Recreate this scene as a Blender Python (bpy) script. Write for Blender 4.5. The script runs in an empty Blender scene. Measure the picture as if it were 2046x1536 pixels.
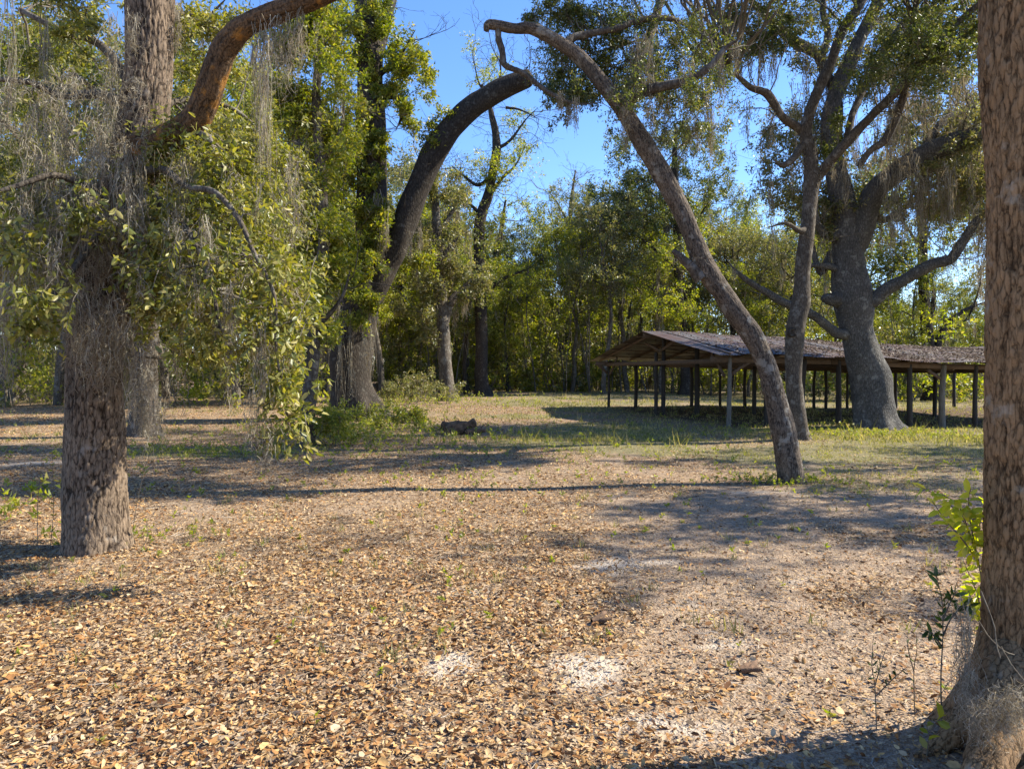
import bpy, math
import numpy as np
from mathutils import Vector

rng = np.random.default_rng(11)
C = bpy.context.scene.collection
SC = bpy.context.scene

# ------------------------------------------------------------------ camera, sky, sun, exposure
H = 1.65          # eye height
FPX = 1450.0      # focal length in pixels of the 2046 px wide photograph
PITCH = math.atan(23 / FPX)
cam_d = bpy.data.cameras.new('camera')
cam = bpy.data.objects.new('camera', cam_d)
C.objects.link(cam)
cam.location = (0, 0, H)
cam.rotation_euler = (math.pi / 2 - PITCH, 0, 0)
cam_d.sensor_width = 36
cam_d.lens = FPX / 2046 * 36
cam_d.clip_start = 0.05
cam_d.clip_end = 2000
SC.camera = cam

SUN_EL, SUN_AZ = math.radians(42), math.radians(80)   # azimuth clockwise from +Y
w = bpy.data.worlds.new('World')
SC.world = w
w.use_nodes = True
nt = w.node_tree
bg = nt.nodes['Background']
sky = nt.nodes.new('ShaderNodeTexSky')
sky.sky_type = 'NISHITA'
sky.sun_disc = False
sky.sun_elevation = SUN_EL
sky.sun_rotation = SUN_AZ
sky.air_density = 1.0
sky.dust_density = 0.1
sky.ozone_density = 4.5
hs_ = nt.nodes.new('ShaderNodeHueSaturation')
hs_.inputs['Saturation'].default_value = 1.12
nt.links.new(sky.outputs[0], hs_.inputs['Color'])
mx_ = nt.nodes.new('ShaderNodeMix'); mx_.data_type = 'RGBA'; mx_.blend_type = 'MULTIPLY'; mx_.inputs[0].default_value = 1
mx_.inputs[7].default_value = (.88, .85, .95, 1)
nt.links.new(hs_.outputs[0], mx_.inputs[6])
nt.links.new(mx_.outputs[2], bg.inputs[0])
bg.inputs[1].default_value = 0.115
sd = bpy.data.lights.new('sun', 'SUN')
sd.energy = 4.3
sd.angle = math.radians(0.5)
sd.color = (1.0, 0.94, 0.80)
so = bpy.data.objects.new('sun', sd)
C.objects.link(so)
sv = Vector((math.sin(SUN_AZ) * math.cos(SUN_EL), math.cos(SUN_AZ) * math.cos(SUN_EL), math.sin(SUN_EL)))
so.rotation_euler = sv.to_track_quat('Z', 'Y').to_euler()
so.location = sv * 60
SC.view_settings.view_transform = 'Standard'
SC.view_settings.look = 'None'
SC.view_settings.gamma = 1
SC.view_settings.use_curve_mapping = False
SC.view_settings.exposure = 1.54
SC.cycles.max_bounces = 7
SC.cycles.diffuse_bounces = 3
SC.cycles.glossy_bounces = 2
SC.cycles.transmission_bounces = 4
SC.cycles.caustics_reflective = False
SC.cycles.caustics_refractive = False

# ------------------------------------------------------------------ numeric helpers
def nrm(a):
    return a / np.maximum(np.linalg.norm(a, axis=-1, keepdims=True), 1e-9)

def _h(ix, iy, iz, s=0):
    n = (ix.astype(np.int64) * 374761393 + iy.astype(np.int64) * 668265263 + iz.astype(np.int64) * 2147483647 + s * 974634777) & 0xFFFFFFFF
    n = ((n ^ (n >> 13)) * 1274126177) & 0xFFFFFFFF
    n = ((n ^ (n >> 15)) * 2246822519) & 0xFFFFFFFF
    return ((n ^ (n >> 16)) & 0xFFFFFF) / float(0x1000000)

def vnoise(x, y, z=None, s=0):
    x = np.asarray(x, float); y = np.asarray(y, float)
    z = np.zeros_like(x) if z is None else np.asarray(z, float)
    fx, fy, fz = np.floor(x), np.floor(y), np.floor(z)
    tx, ty, tz = x - fx, y - fy, z - fz
    tx, ty, tz = (t * t * (3 - 2 * t) for t in (tx, ty, tz))
    r = 0
    for dx in (0, 1):
        wx = tx if dx else 1 - tx
        for dy in (0, 1):
            wy = ty if dy else 1 - ty
            for dz in (0, 1):
                wz = tz if dz else 1 - tz
                r = r + wx * wy * wz * _h(fx + dx, fy + dy, fz + dz, s)
    return r * 2 - 1

def voro(x, y, z, s=0):
    fx, fy, fz = np.floor(x), np.floor(y), np.floor(z)
    f1 = np.full(x.shape, 9.0); f2 = f1.copy()
    for dx in (-1, 0, 1):
        for dy in (-1, 0, 1):
            for dz in (-1, 0, 1):
                cx, cy, cz = fx + dx, fy + dy, fz + dz
                d = np.sqrt((cx + _h(cx, cy, cz, s) - x) ** 2 + (cy + _h(cx, cy, cz, s + 1) - y) ** 2 + (cz + _h(cx, cy, cz, s + 2) - z) ** 2)
                n1 = np.minimum(f1, d)
                f2 = np.minimum(f2, np.maximum(f1, d))
                f1 = n1
    return f1, f2

def sst(a, b, x):
    t = np.clip((np.asarray(x, float) - a) / (b - a), 0, 1)
    return t * t * (3 - 2 * t)

def zg(x, y):
    """height of the ground"""
    x = np.asarray(x, float); y = np.asarray(y, float)
    t = np.clip(y - 12, 0, 60)
    base = 0.012 * (np.where(t < 2, t * t / 4, t - 1)) + 0.0
    dip = -0.22 * sst(7, 15, x) * sst(14, 20, y)
    b = 0.028 * vnoise(x * .45, y * .45, s=3) + 0.012 * vnoise(x * 1.9, y * 1.9, s=4)
    mound = 0.10 * np.exp(-((x - 10.2) ** 2 + (y - 20.6) ** 2) / 3.0)
    mound = mound + 0.12 * np.exp(-((x - 2.35) ** 2 + (y - 3.1) ** 2) / .35)
    return base + dip + b + mound

def ray(px, py):
    u, v = (px - 1023) / FPX, (768 - py) / FPX
    f = np.array([0, math.cos(PITCH), -math.sin(PITCH)]); up = np.array([0, math.sin(PITCH), math.cos(PITCH)])
    return np.array([1., 0, 0]) * u + f + up * v

def P(px, py, d):
    """the point seen at a photo pixel at distance d along Y"""
    r = ray(px, py)
    return np.array([0, 0, H]) + r * (d / r[1])

def G(px, py):
    """the ground point seen at a photo pixel"""
    r = ray(px, py)
    lo, hi = 1.0, 150.0
    for _ in range(50):
        m = (lo + hi) / 2
        q = np.array([0, 0, H]) + r * (m / r[1])
        if q[2] > zg(q[0], q[1]): lo = m
        else: hi = m
    q = np.array([0, 0, H]) + r * (lo / r[1])
    return q

# ------------------------------------------------------------------ mesh builder
class MB:
    def __init__(s):
        s.v = []; s.n = 0; s.f = {3: [], 4: []}; s.m = {3: [], 4: []}; s.r = {3: [], 4: []}; s.cr = []
    def add(s, v, f, mat=0, rnd=0.5, cr=None):
        v = np.asarray(v, np.float32).reshape(-1, 3); f = np.asarray(f, np.int64)
        k = f.shape[1]
        s.v.append(v); s.f[k].append(f + s.n)
        s.m[k].append(np.full(len(f), mat, np.int32))
        s.r[k].append(np.broadcast_to(np.asarray(rnd, np.float32), (len(f),)).copy())
        s.cr.append(np.full(len(v), 0.5, np.float32) if cr is None else np.asarray(cr, np.float32))
        s.n += len(v)
    def mesh(s, name, mats, smooth=True):
        me = bpy.data.meshes.new(name)
        v = np.concatenate(s.v); me.vertices.add(len(v)); me.vertices.foreach_set('co', v.ravel())
        li, ls, mi, rr = [], [], [], []; off = 0
        for k in (3, 4):
            if s.f[k]:
                f = np.concatenate(s.f[k]); li.append(f.ravel()); ls.append(off + np.arange(len(f)) * k); off += f.size
                mi.append(np.concatenate(s.m[k])); rr.append(np.concatenate(s.r[k]))
        li = np.concatenate(li).astype(np.int32); ls = np.concatenate(ls).astype(np.int32)
        me.loops.add(len(li)); me.loops.foreach_set('vertex_index', li)
        me.polygons.add(len(ls)); me.polygons.foreach_set('loop_start', ls)
        me.polygons.foreach_set('material_index', np.concatenate(mi))
        me.polygons.foreach_set('use_smooth', np.full(len(ls), smooth))
        a = me.attributes.new('rnd', 'FLOAT', 'FACE'); a.data.foreach_set('value', np.concatenate(rr))
        a = me.attributes.new('cr', 'FLOAT', 'POINT'); a.data.foreach_set('value', np.concatenate(s.cr))
        me.update(calc_edges=True)
        for m in (mats if isinstance(mats, (list, tuple)) else [mats]): me.materials.append(m)
        return me
    def build(s, name, mats, parent=None, smooth=True):
        if not s.n: return None
        return link(name, s.mesh(name, mats, smooth), parent)

def link(name, me, parent=None, loc=None):
    o = bpy.data.objects.new(name, me); C.objects.link(o)
    if parent is not None:
        o.parent = parent
        if parent.get('_o') is not None:
            o.location = [-c for c in parent['_o']]     # meshes are written in world coordinates
    if loc is not None: o.location = loc
    return o

def tag(o, label=None, cat=None, group=None, kind=None):
    if label: o['label'] = label
    if cat: o['category'] = cat
    if group: o['group'] = group
    if kind: o['kind'] = kind
    return o

def thing(name, loc, label, cat, group=None):
    o = bpy.data.objects.new(name, None); C.objects.link(o)
    o.location = [float(c) for c in loc]; o['_o'] = [float(c) for c in loc]
    o.empty_display_size = 0.2
    return tag(o, label, cat, group)

def catmull(pts, rad, step):
    pts = np.asarray(pts, float); rad = np.asarray(rad, float)
    q = np.vstack([2 * pts[0] - pts[1], pts, 2 * pts[-1] - pts[-2]])
    rr = np.concatenate([[rad[0]], rad, [rad[-1]]])
    out, ro = [], []
    for i in range(1, len(q) - 2):
        st = step[min(i - 1, len(step) - 1)] if isinstance(step, (list, tuple)) else step
        n = max(2, int(np.linalg.norm(q[i + 1] - q[i]) / st))
        t = np.linspace(0, 1, n, endpoint=False)[:, None]
        a, b, c, d = q[i - 1], q[i], q[i + 1], q[i + 2]
        out.append(.5 * ((2 * b) + (-a + c) * t + (2 * a - 5 * b + 4 * c - d) * t ** 2 + (-a + 3 * b - 3 * c + d) * t ** 3))
        ro.append(rr[i] + (rr[i + 1] - rr[i]) * t[:, 0])
    out.append(q[-2][None]); ro.append(rr[-2:-1])
    return np.concatenate(out), np.concatenate(ro)

def frames(Pt):
    T = np.gradient(Pt, axis=0); T = nrm(T)
    U = np.zeros_like(T)
    a = np.array([1., 0, 0]) if abs(T[0][0]) < .8 else np.array([0, 1., 0])
    u = a - T[0] * np.dot(a, T[0]); u /= np.linalg.norm(u); U[0] = u
    for i in range(1, len(T)):
        u = u - T[i] * np.dot(u, T[i]); u /= max(np.linalg.norm(u), 1e-9); U[i] = u
    return T, U, np.cross(T, U)

def tube(mb, pts, rad, k=12, step=.15, knob=.08, seed=0, mat=0, bark=None, flare=None, cap=True):
    Pt, R = catmull(pts, rad, step)
    T, U, W = frames(Pt)
    th = np.arange(k) / k * 2 * math.pi
    dirs = U[:, None] * np.cos(th)[None, :, None] + W[:, None] * np.sin(th)[None, :, None]
    X = Pt[:, None] + dirs * R[:, None, None]
    s = seed * 7.3
    rr = np.broadcast_to(R[:, None], X.shape[:2]).copy()
    if knob:
        rm = float(np.mean(R))
        q = X / (rm * 2.2) + s
        rr = rr * (1 + knob * 1.3 * vnoise(q[..., 0], q[..., 1], q[..., 2] * .6, s=5) + knob * .7 * vnoise(q[..., 0] * 2.3, q[..., 1] * 2.3, q[..., 2] * 1.5, s=6))
    if flare is not None:      # (height, amount, lobes)
        hgt, am, lob, ph = flare
        z0 = Pt[0, 2]
        f = np.clip(1 - (X[..., 2] - z0) / hgt, 0, 1.4) ** 2.2
        rr = rr * (1 + f * am * (1 + .55 * np.cos(th * lob + ph)[None, :] + .3 * np.cos(th * (lob + 2) + ph * 2)[None, :]))
    cr = None
    if bark is not None:       # (cells per metre across, along, depth)
        fa, fl, dep = bark
        arc = np.concatenate([[0], np.cumsum(np.linalg.norm(np.diff(Pt, axis=0), axis=1))])
        RR = np.mean(R)
        qx = (RR * np.cos(th)[None, :] + 0 * arc[:, None]) * fa + s
        qy = (RR * np.sin(th)[None, :] + 0 * arc[:, None]) * fa
        qz = (arc[:, None] + 0 * th[None, :]) * fl
        wz = vnoise(qx * .5, qy * .5, qz * .5, s=8) * .7
        f1, f2 = voro((qx + wz).ravel(), (qy - wz).ravel(), (qz + wz).ravel())
        fine = vnoise(qx * 2.3, qy * 2.3, qz * 3.4, s=9)
        rd = np.abs(vnoise(qx * .55 + 9, qy * .55, qz * .22, s=12) + .35 * vnoise(qx * 1.3, qy * 1.3, qz * .9, s=13))
        ed = (f2 - f1).reshape(qx.shape)
        e = .45 * sst(0.0, .3, ed + .10 * fine) + .55 * sst(0, .22, rd)
        rr = rr + dep * (e - .6) + dep * .25 * fine + dep * .5 * vnoise(qx * .33, qy * .33, qz * .2, s=10)
        cr = np.clip(e + .12 * fine, 0, 1).ravel()
    V = Pt[:, None] + dirs * rr[..., None]
    n = len(Pt)
    i = np.arange(n - 1)[:, None] * k; j = np.arange(k)[None, :]; j2 = (j + 1) % k
    F = np.stack([i + j, i + j2, i + k + j2, i + k + j], -1).reshape(-1, 4)
    mb.add(V, F, mat, .5, cr)
    if cap:
        c = Pt[-1] + T[-1] * R[-1] * .35
        base = V[-1]
        vv = np.vstack([base, c[None]])
        ff = np.stack([np.arange(k), (np.arange(k) + 1) % k, np.full(k, k)], -1)
        mb.add(vv, ff, mat, .5, None)
    return Pt, R

def btubes(mb, Q, R, k=3, mat=1):
    """many thin tubes at once: Q (N,m,3), R (N,m)"""
    N, m, _ = Q.shape
    if N == 0: return
    T = nrm(np.gradient(Q, axis=1))
    ref = np.where(np.abs(T[:, :1, 2:3]) < .75, np.array([0, 0, 1.]), np.array([1., 0, 0]))
    U = nrm(np.cross(T, np.broadcast_to(ref, T.shape))); W = np.cross(T, U)
    th = np.arange(k) / k * 2 * math.pi
    V = Q[:, :, None] + (U[:, :, None] * np.cos(th)[:, None] + W[:, :, None] * np.sin(th)[:, None]) * R[:, :, None, None]
    b = (np.arange(N) * m * k)[:, None, None]; i = (np.arange(m - 1) * k)[None, :, None]; j = np.arange(k)[None, None]; j2 = (j + 1) % k
    F = np.stack([b + i + j, b + i + j2, b + i + k + j2, b + i + k + j], -1).reshape(-1, 4)
    mb.add(V, F, mat, rng.random())

def ribbons(mb, Q, w, mat=1):
    N, m, _ = Q.shape
    if N == 0: return
    T = nrm(Q[:, -1] - Q[:, 0]); S = nrm(np.cross(T, rng.normal(size=T.shape)))[:, None] * w[..., None]
    V = np.stack([Q - S, Q + S], 2)
    b = (np.arange(N) * m * 2)[:, None]; i = (np.arange(m - 1) * 2)[None]
    mb.add(V, np.stack([b + i, b + i + 1, b + i + 3, b + i + 2], -1).reshape(-1, 4), mat, .5)

def walk(O, D, L, m, curl, grav=0.0):
    """random-walk polylines from origins O along D with length L"""
    N = len(O); pts = [O]; d = nrm(D)
    for i in range(m - 1):
        d = nrm(d + curl * rng.normal(size=(N, 3)) + np.array([0, 0, grav]))
        pts.append(pts[-1] + d * (L / (m - 1))[:, None])
    return np.stack(pts, 1)

def along(Q, n, tmin=.2, tmax=1.0):
    N, m, _ = Q.shape
    t = rng.uniform(tmin, tmax, (N, n)) * (m - 1.001)
    i = np.floor(t).astype(int); f = (t - i)[..., None]
    r = np.arange(N)[:, None]
    pos = Q[r, i] * (1 - f) + Q[r, i + 1] * f
    return pos.reshape(-1, 3), nrm(Q[r, i + 1] - Q[r, i]).reshape(-1, 3)

def fork(T, ang):
    p = nrm(np.cross(T, rng.normal(size=T.shape)))
    return nrm(T * math.cos(ang) + p * math.sin(ang))

def leaves(mb, X, A, L, wid=.42, mat=0, near=False, droop=0.0, flat=0.0, tri=False):
    """leaf faces at X with axis A and length L; near=True gives folded six-point leaves"""
    N = len(X)
    if N == 0: return
    A = nrm(A + np.array([0, 0, -droop]))
    r = rng.normal(size=(N, 3))
    if flat: r = r * (1 - flat) + np.array([0, 0, 1.]) * flat * 2
    S = nrm(np.cross(A, r)); Nn = np.cross(S, A)
    L = np.broadcast_to(L, (N,))[:, None]; Wd = L * wid * .5
    rn = rng.random(N)
    if tri:
        V = np.stack([X - S * Wd * 1.1, X + S * Wd * 1.1 + A * L * .25, X + A * L * 1.1], 1)
        mb.add(V, np.arange(N * 3).reshape(N, 3), mat, rn)
    elif not near:
        V = np.stack([X, X + A * L * .45 + S * Wd, X + A * L, X + A * L * .5 - S * Wd], 1)
        F = np.arange(N * 4).reshape(N, 4)
        mb.add(V, F, mat, rn)
    else:
        fold = rng.uniform(.1, .5, (N, 1)) * Wd
        bend = rng.uniform(-.02, .22, (N, 1)) * L
        V = np.stack([X, X + A * L * .28 + S * Wd * .85 + Nn * fold, X + A * L * .68 + S * Wd * .8 + Nn * (fold - bend * .4), X + A * L - Nn * bend,
                      X + A * L * .68 - S * Wd * .8 + Nn * (fold - bend * .4), X + A * L * .28 - S * Wd * .85 + Nn * fold, X + A * L * .5 - Nn * bend * .2], 1)
        f = np.array([[0, 1, 6], [1, 2, 6], [2, 3, 6], [3, 4, 6], [4, 5, 6], [5, 0, 6]])
        F = (np.arange(N)[:, None, None] * 7 + f[None]).reshape(-1, 3)
        mb.add(V, F, mat, np.repeat(rn, 6))

def moss(mb, X, L, Wd, strands=26, thick=.004, mat=0, m=5):
    """hanging clumps of grey strands"""
    N = len(X)
    if N == 0: return
    L = np.broadcast_to(L, (N,)); Wd = np.broadcast_to(Wd, (N,))
    O = np.repeat(X, strands, 0); LL = np.repeat(L, strands) * rng.uniform(.3, 1, N * strands) ; WW = np.repeat(Wd, strands)
    M = len(O)
    off = rng.normal(size=(M, 3)) * WW[:, None] * np.array([.5, .5, .15])
    O = O + off
    t = np.linspace(0, 1, m)
    u0 = rng.random(M) ** 1.2
    nar = (1 - .72 * u0)[:, None]; O = O - off * (1 - nar) * np.array([1, 1, 0]); O[:, 2] -= u0 * np.repeat(L, strands) * .72
    LL = LL * (.28 + .30 * rng.random(M)) * (1.15 - .4 * u0) / .65
    conv = off * np.array([1, 1, 0]) * nar
    Q = O[:, None] - np.array([0, 0, 1.]) * (t[None, :, None] * LL[:, None, None]) - conv[:, None] * (t ** 1.5)[None, :, None] * .55
    wig = np.cumsum(rng.normal(size=(M, m, 3)), 1) * (WW * .15 + .011)[:, None, None] * np.array([1, 1, .3])
    Q = Q + wig
    S = nrm(rng.normal(size=(M, 1, 3)) * np.array([1, 1, .2])) * thick * (1.15 - t)[None, :, None]
    V = np.stack([Q - S, Q + S], 2)
    b = (np.arange(M) * m * 2)[:, None]; i = (np.arange(m - 1) * 2)[None]
    F = np.stack([b + i, b + i + 1, b + i + 3, b + i + 2], -1).reshape(-1, 4)
    mb.add(V, F, mat, np.repeat(rng.random(M), m - 1))
    # short side curls
    pos, tan = along(Q, 4, .02, .98)
    K = len(pos)
    d = nrm(rng.normal(size=(K, 3)) + np.array([0, 0, -.25]))
    l = rng.uniform(.3, 1.1, K)[:, None] * np.repeat(WW * .40 + .029, 4)[:, None]
    s2 = nrm(np.cross(d, rng.normal(size=(K, 3)))) * thick * .8
    c = nrm(rng.normal(size=(K, 3))) * l * .3
    V = np.stack([pos - s2, pos + s2, pos + d * l * .55 + c + s2 * .8, pos + d * l * .55 + c - s2 * .8, pos + d * l], 1)
    b = np.arange(K)[:, None] * 5
    rn = rng.random(K)
    mb.add(V, b + np.array([[0, 1, 2, 3]]), mat, rn)
    mb.add(V[:, 2:5].reshape(-1, 3), np.arange(K * 3).reshape(K, 3)[:, [0, 1, 2]], mat, rn)

# ------------------------------------------------------------------ materials
def newmat(name):
    m = bpy.data.materials.new(name); m.use_nodes = True
    nt = m.node_tree; b = nt.nodes['Principled BSDF']
    return m, nt, b

def nd(nt, typ, **kw):
    n = nt.nodes.new(typ)
    for k, v in kw.items(): setattr(n, k, v)
    return n

def ramp(nt, stops, interp='LINEAR'):
    r = nt.nodes.new('ShaderNodeValToRGB'); r.color_ramp.interpolation = interp
    e = r.color_ramp.elements
    while len(e) < len(stops): e.new(.5)
    for i, (p, c) in enumerate(stops):
        e[i].position = p; e[i].color = (*c, 1) if len(c) == 3 else c
    return r

def attr(nt, name):
    a = nt.nodes.new('ShaderNodeAttribute'); a.attribute_name = name; return a

def coords(nt, scale=(1, 1, 1), obj=True):
    tc = nt.nodes.new('ShaderNodeTexCoord'); mp = nt.nodes.new('ShaderNodeMapping')
    mp.inputs['Scale'].default_value = scale
    nt.links.new(tc.outputs['Object' if obj else 'Generated'], mp.inputs['Vector'])
    return mp.outputs[0]

def noise(nt, vec, scale, detail=3, rough=.55):
    n = nt.nodes.new('ShaderNodeTexNoise'); n.inputs['Scale'].default_value = scale
    n.inputs['Detail'].default_value = detail; n.inputs['Roughness'].default_value = rough
    nt.links.new(vec, n.inputs['Vector']); return n

def mix(nt, f, a, b, mode='MIX'):
    m = nt.nodes.new('ShaderNodeMix'); m.data_type = 'RGBA'; m.blend_type = mode
    for sock, v in ((m.inputs[0], f), (m.inputs[6], a), (m.inputs[7], b)):
        if isinstance(v, (int, float)): sock.default_value = v
        elif isinstance(v, tuple): sock.default_value = (*v, 1)
        else: nt.links.new(v, sock)
    return m.outputs[2]

def leafmat(name, cols, trans=.35, rough=.42, clump=.5, spec=.3, tint=(1.0, 1.0, .55)):
    m, nt, b = newmat(name)
    n = len(cols)
    r = ramp(nt, [(i / (n - 1), c) for i, c in enumerate(cols)])
    nz = noise(nt, coords(nt), 1.1, 2)
    mth = nd(nt, 'ShaderNodeMath', operation='MULTIPLY_ADD')
    nt.links.new(nz.outputs['Fac'], mth.inputs[0]); mth.inputs[1].default_value = clump * 2; mth.inputs[2].default_value = -clump
    ad = nd(nt, 'ShaderNodeMath', operation='ADD', use_clamp=True)
    nt.links.new(mth.outputs[0], ad.inputs[0]); nt.links.new(attr(nt, 'rnd').outputs['Fac'], ad.inputs[1])
    nt.links.new(ad.outputs[0], r.inputs[0])
    nt.links.new(r.outputs[0], b.inputs['Base Color'])
    b.inputs['Roughness'].default_value = rough
    b.inputs['Specular IOR Level'].default_value = spec
    tr = nd(nt, 'ShaderNodeBsdfTranslucent')
    tc = mix(nt, 1.0, r.outputs[0], tint, 'MULTIPLY')
    hs = nd(nt, 'ShaderNodeHueSaturation'); hs.inputs['Value'].default_value = 1.7; hs.inputs['Saturation'].default_value = 1.1
    nt.links.new(tc, hs.inputs['Color']); nt.links.new(hs.outputs[0], tr.inputs['Color'])
    ms = nd(nt, 'ShaderNodeMixShader'); ms.inputs[0].default_value = trans
    nt.links.new(b.outputs[0], ms.inputs[1]); nt.links.new(tr.outputs[0], ms.inputs[2])
    nt.links.new(ms.outputs[0], nt.nodes['Material Output'].inputs[0])
    return m

def barkmat(name, dark, mid, light, lichen=None, lich_amt=.5, sc=(1, 1, .35), scale=26, bump=.6, hero=False, dist=.02, moss_amt=0):
    m, nt, b = newmat(name)
    v = coords(nt, sc)
    vo = nd(nt, 'ShaderNodeTexVoronoi', feature='DISTANCE_TO_EDGE'); vo.inputs['Scale'].default_value = scale
    nz = noise(nt, v, 6, 4)
    vv = mix(nt, .12, v, nz.outputs['Color'], 'ADD')
    nt.links.new(vv, vo.inputs['Vector'])
    n2 = noise(nt, v, scale * 2.2, 4, .6)
    n3 = noise(nt, coords(nt), 2.2, 3)
    if hero:
        cr = attr(nt, 'cr').outputs['Fac']
        r = ramp(nt, [(0.16, dark), (.42, mid), (.70, light), (1.0, tuple(min(1, c * 1.25) for c in light))])
        fv = coords(nt, (1, 1, .30)); nw = noise(nt, fv, 30, 3)
        fvv = mix(nt, .035, fv, nw.outputs['Color'], 'ADD')
        vb = nd(nt, 'ShaderNodeTexVoronoi', feature='DISTANCE_TO_EDGE'); vb.inputs['Scale'].default_value = scale; nt.links.new(fvv, vb.inputs['Vector'])
        n5 = noise(nt, coords(nt, (1, 1, .22)), scale * 1.6, 7, .72)
        n6 = noise(nt, coords(nt, (1, 1, .8)), scale * 5, 3, .6)
        e1 = ramp(nt, [(0.0, (0, 0, 0)), (.16, (1, 1, 1))]); nt.links.new(vb.outputs['Distance'], e1.inputs[0])
        e2 = ramp(nt, [(.34, (0, 0, 0)), (.66, (1, 1, 1))]); nt.links.new(n5.outputs['Fac'], e2.inputs[0])
        h1 = mix(nt, .55, e1.outputs[0], e2.outputs[0]); h2 = mix(nt, .38, h1, cr); h3 = mix(nt, .22, h2, n6.outputs['Fac'])
        nt.links.new(h3, r.inputs[0])
        hgt = h3
    else:
        r = ramp(nt, [(0.0, dark), (.10, mid), (.5, light)])
        a = nd(nt, 'ShaderNodeMath', operation='MULTIPLY_ADD', use_clamp=True); nt.links.new(n2.outputs['Fac'], a.inputs[0]); a.inputs[1].default_value = .6
        a0 = nd(nt, 'ShaderNodeMath', operation='ADD'); nt.links.new(vo.outputs['Distance'], a0.inputs[0]); a0.inputs[1].default_value = -.22
        nt.links.new(a0.outputs[0], a.inputs[2]); nt.links.new(a.outputs[0], r.inputs[0])
        hm = nd(nt, 'ShaderNodeMath', operation='SMOOTH_MIN'); nt.links.new(vo.outputs['Distance'], hm.inputs[0]); hm.inputs[1].default_value = .25; hm.inputs[2].default_value = .1
        hs = nd(nt, 'ShaderNodeMath', operation='MULTIPLY_ADD'); nt.links.new(n2.outputs['Fac'], hs.inputs[0]); hs.inputs[1].default_value = .18; nt.links.new(hm.outputs[0], hs.inputs[2])
        hgt = hs.outputs[0]
    col = r.outputs[0]
    if lichen:
        nl = noise(nt, coords(nt), 5.5, 5, .62)
        rl = ramp(nt, [(.62 - lich_amt * .22, (0, 0, 0)), (.70 - lich_amt * .2, (1, 1, 1))])
        nt.links.new(nl.outputs['Fac'], rl.inputs[0])
        col = mix(nt, rl.outputs[0], col, mix(nt, .35, lichen, r.outputs[0]))
    vr = ramp(nt, [(.3, (.72, .72, .72)), (.7, (1.15, 1.12, 1.08))]); nt.links.new(n3.outputs['Fac'], vr.inputs[0])
    col = mix(nt, 1.0, col, vr.outputs[0], 'MULTIPLY')
    nt.links.new(col, b.inputs['Base Color'])
    b.inputs['Roughness'].default_value = .9; b.inputs['Specular IOR Level'].default_value = .15
    bp = nd(nt, 'ShaderNodeBump'); bp.inputs['Strength'].default_value = bump; bp.inputs['Distance'].default_value = dist
    nt.links.new(hgt, bp.inputs['Height']); nt.links.new(bp.outputs[0], b.inputs['Normal'])
    return m

M = {}
M['oak_leaf'] = leafmat('oak_leaf', [(.07, .09, .022), (.105, .13, .03), (.155, .175, .036), (.215, .215, .055), (.27, .22, .07)], .45)
M['oak_dark'] = leafmat('oak_dark_leaf', [(.045, .06, .02), (.07, .088, .028), (.10, .118, .035), (.14, .145, .052), (.19, .165, .08)], .40)
M['vine_leaf'] = leafmat('vine_leaf', [(.085, .11, .022), (.135, .16, .028), (.195, .21, .038), (.255, .25, .055), (.31, .26, .07)], .46)
M['near_leaf'] = leafmat('near_leaf', [(.075, .088, .022), (.125, .135, .030), (.19, .188, .042), (.26, .24, .065), (.33, .28, .10)], .38, rough=.42, clump=.35, spec=.4)
M['light_leaf'] = leafmat('light_leaf', [(.13, .16, .03), (.20, .23, .04), (.27, .29, .05), (.32, .31, .07), (.30, .25, .10)], .5)
M['grey_leaf'] = leafmat('grey_leaf', [(.085, .095, .042), (.13, .14, .052), (.175, .175, .066), (.23, .205, .095), (.28, .23, .14)], .38)
M['yellow_leaf'] = leafmat('yellow_leaf', [(.28, .34, .04), (.38, .42, .05), (.48, .48, .07), (.55, .5, .1)], .5, rough=.4, clump=.3)
M['dark_shrub_leaf'] = leafmat('dark_shrub_leaf', [(.035, .06, .016), (.05, .085, .02), (.075, .115, .024)], .25, rough=.4)
M['moss'] = leafmat('spanish_moss', [(.14, .12, .09), (.22, .195, .15), (.31, .275, .215), (.41, .375, .30)], .32, rough=.95, clump=.3, spec=.05, tint=(.68, .6, .46))
M['bark'] = barkmat('bark', (.022, .017, .013), (.070, .056, .044), (.135, .115, .092), (.21, .195, .17), .35, scale=24)
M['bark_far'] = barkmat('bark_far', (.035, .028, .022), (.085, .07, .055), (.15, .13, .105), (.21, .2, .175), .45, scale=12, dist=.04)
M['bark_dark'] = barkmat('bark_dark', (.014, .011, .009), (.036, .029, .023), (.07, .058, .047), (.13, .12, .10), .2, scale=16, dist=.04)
M['bark_lean'] = barkmat('bark_speckled', (.010, .008, .006), (.044, .034, .026), (.15, .118, .09), (.30, .28, .24), .25, scale=40, bump=.9, hero=True, dist=.012)
M['bark_hero'] = barkmat('bark_plated', (.008, .006, .004), (.046, .032, .022), (.20, .148, .104), (.28, .24, .20), .14, scale=26, bump=.9, hero=True, dist=.012)
M['bark_rust'] = barkmat('bark_rust', (.012, .007, .004), (.090, .055, .028), (.28, .178, .095), (.36, .31, .24), .05, scale=40, bump=.9, hero=True, dist=.011)
M['bark_lichen'] = barkmat('bark_lichen', (.012, .008, .006), (.05, .033, .02), (.15, .095, .055), (.42, .20, .045), .30, scale=45, bump=.9, hero=True, dist=.012)
M['twig'] = barkmat('twig_bark', (.07, .06, .045), (.13, .11, .085), (.2, .18, .14), scale=50, bump=.2)

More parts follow.
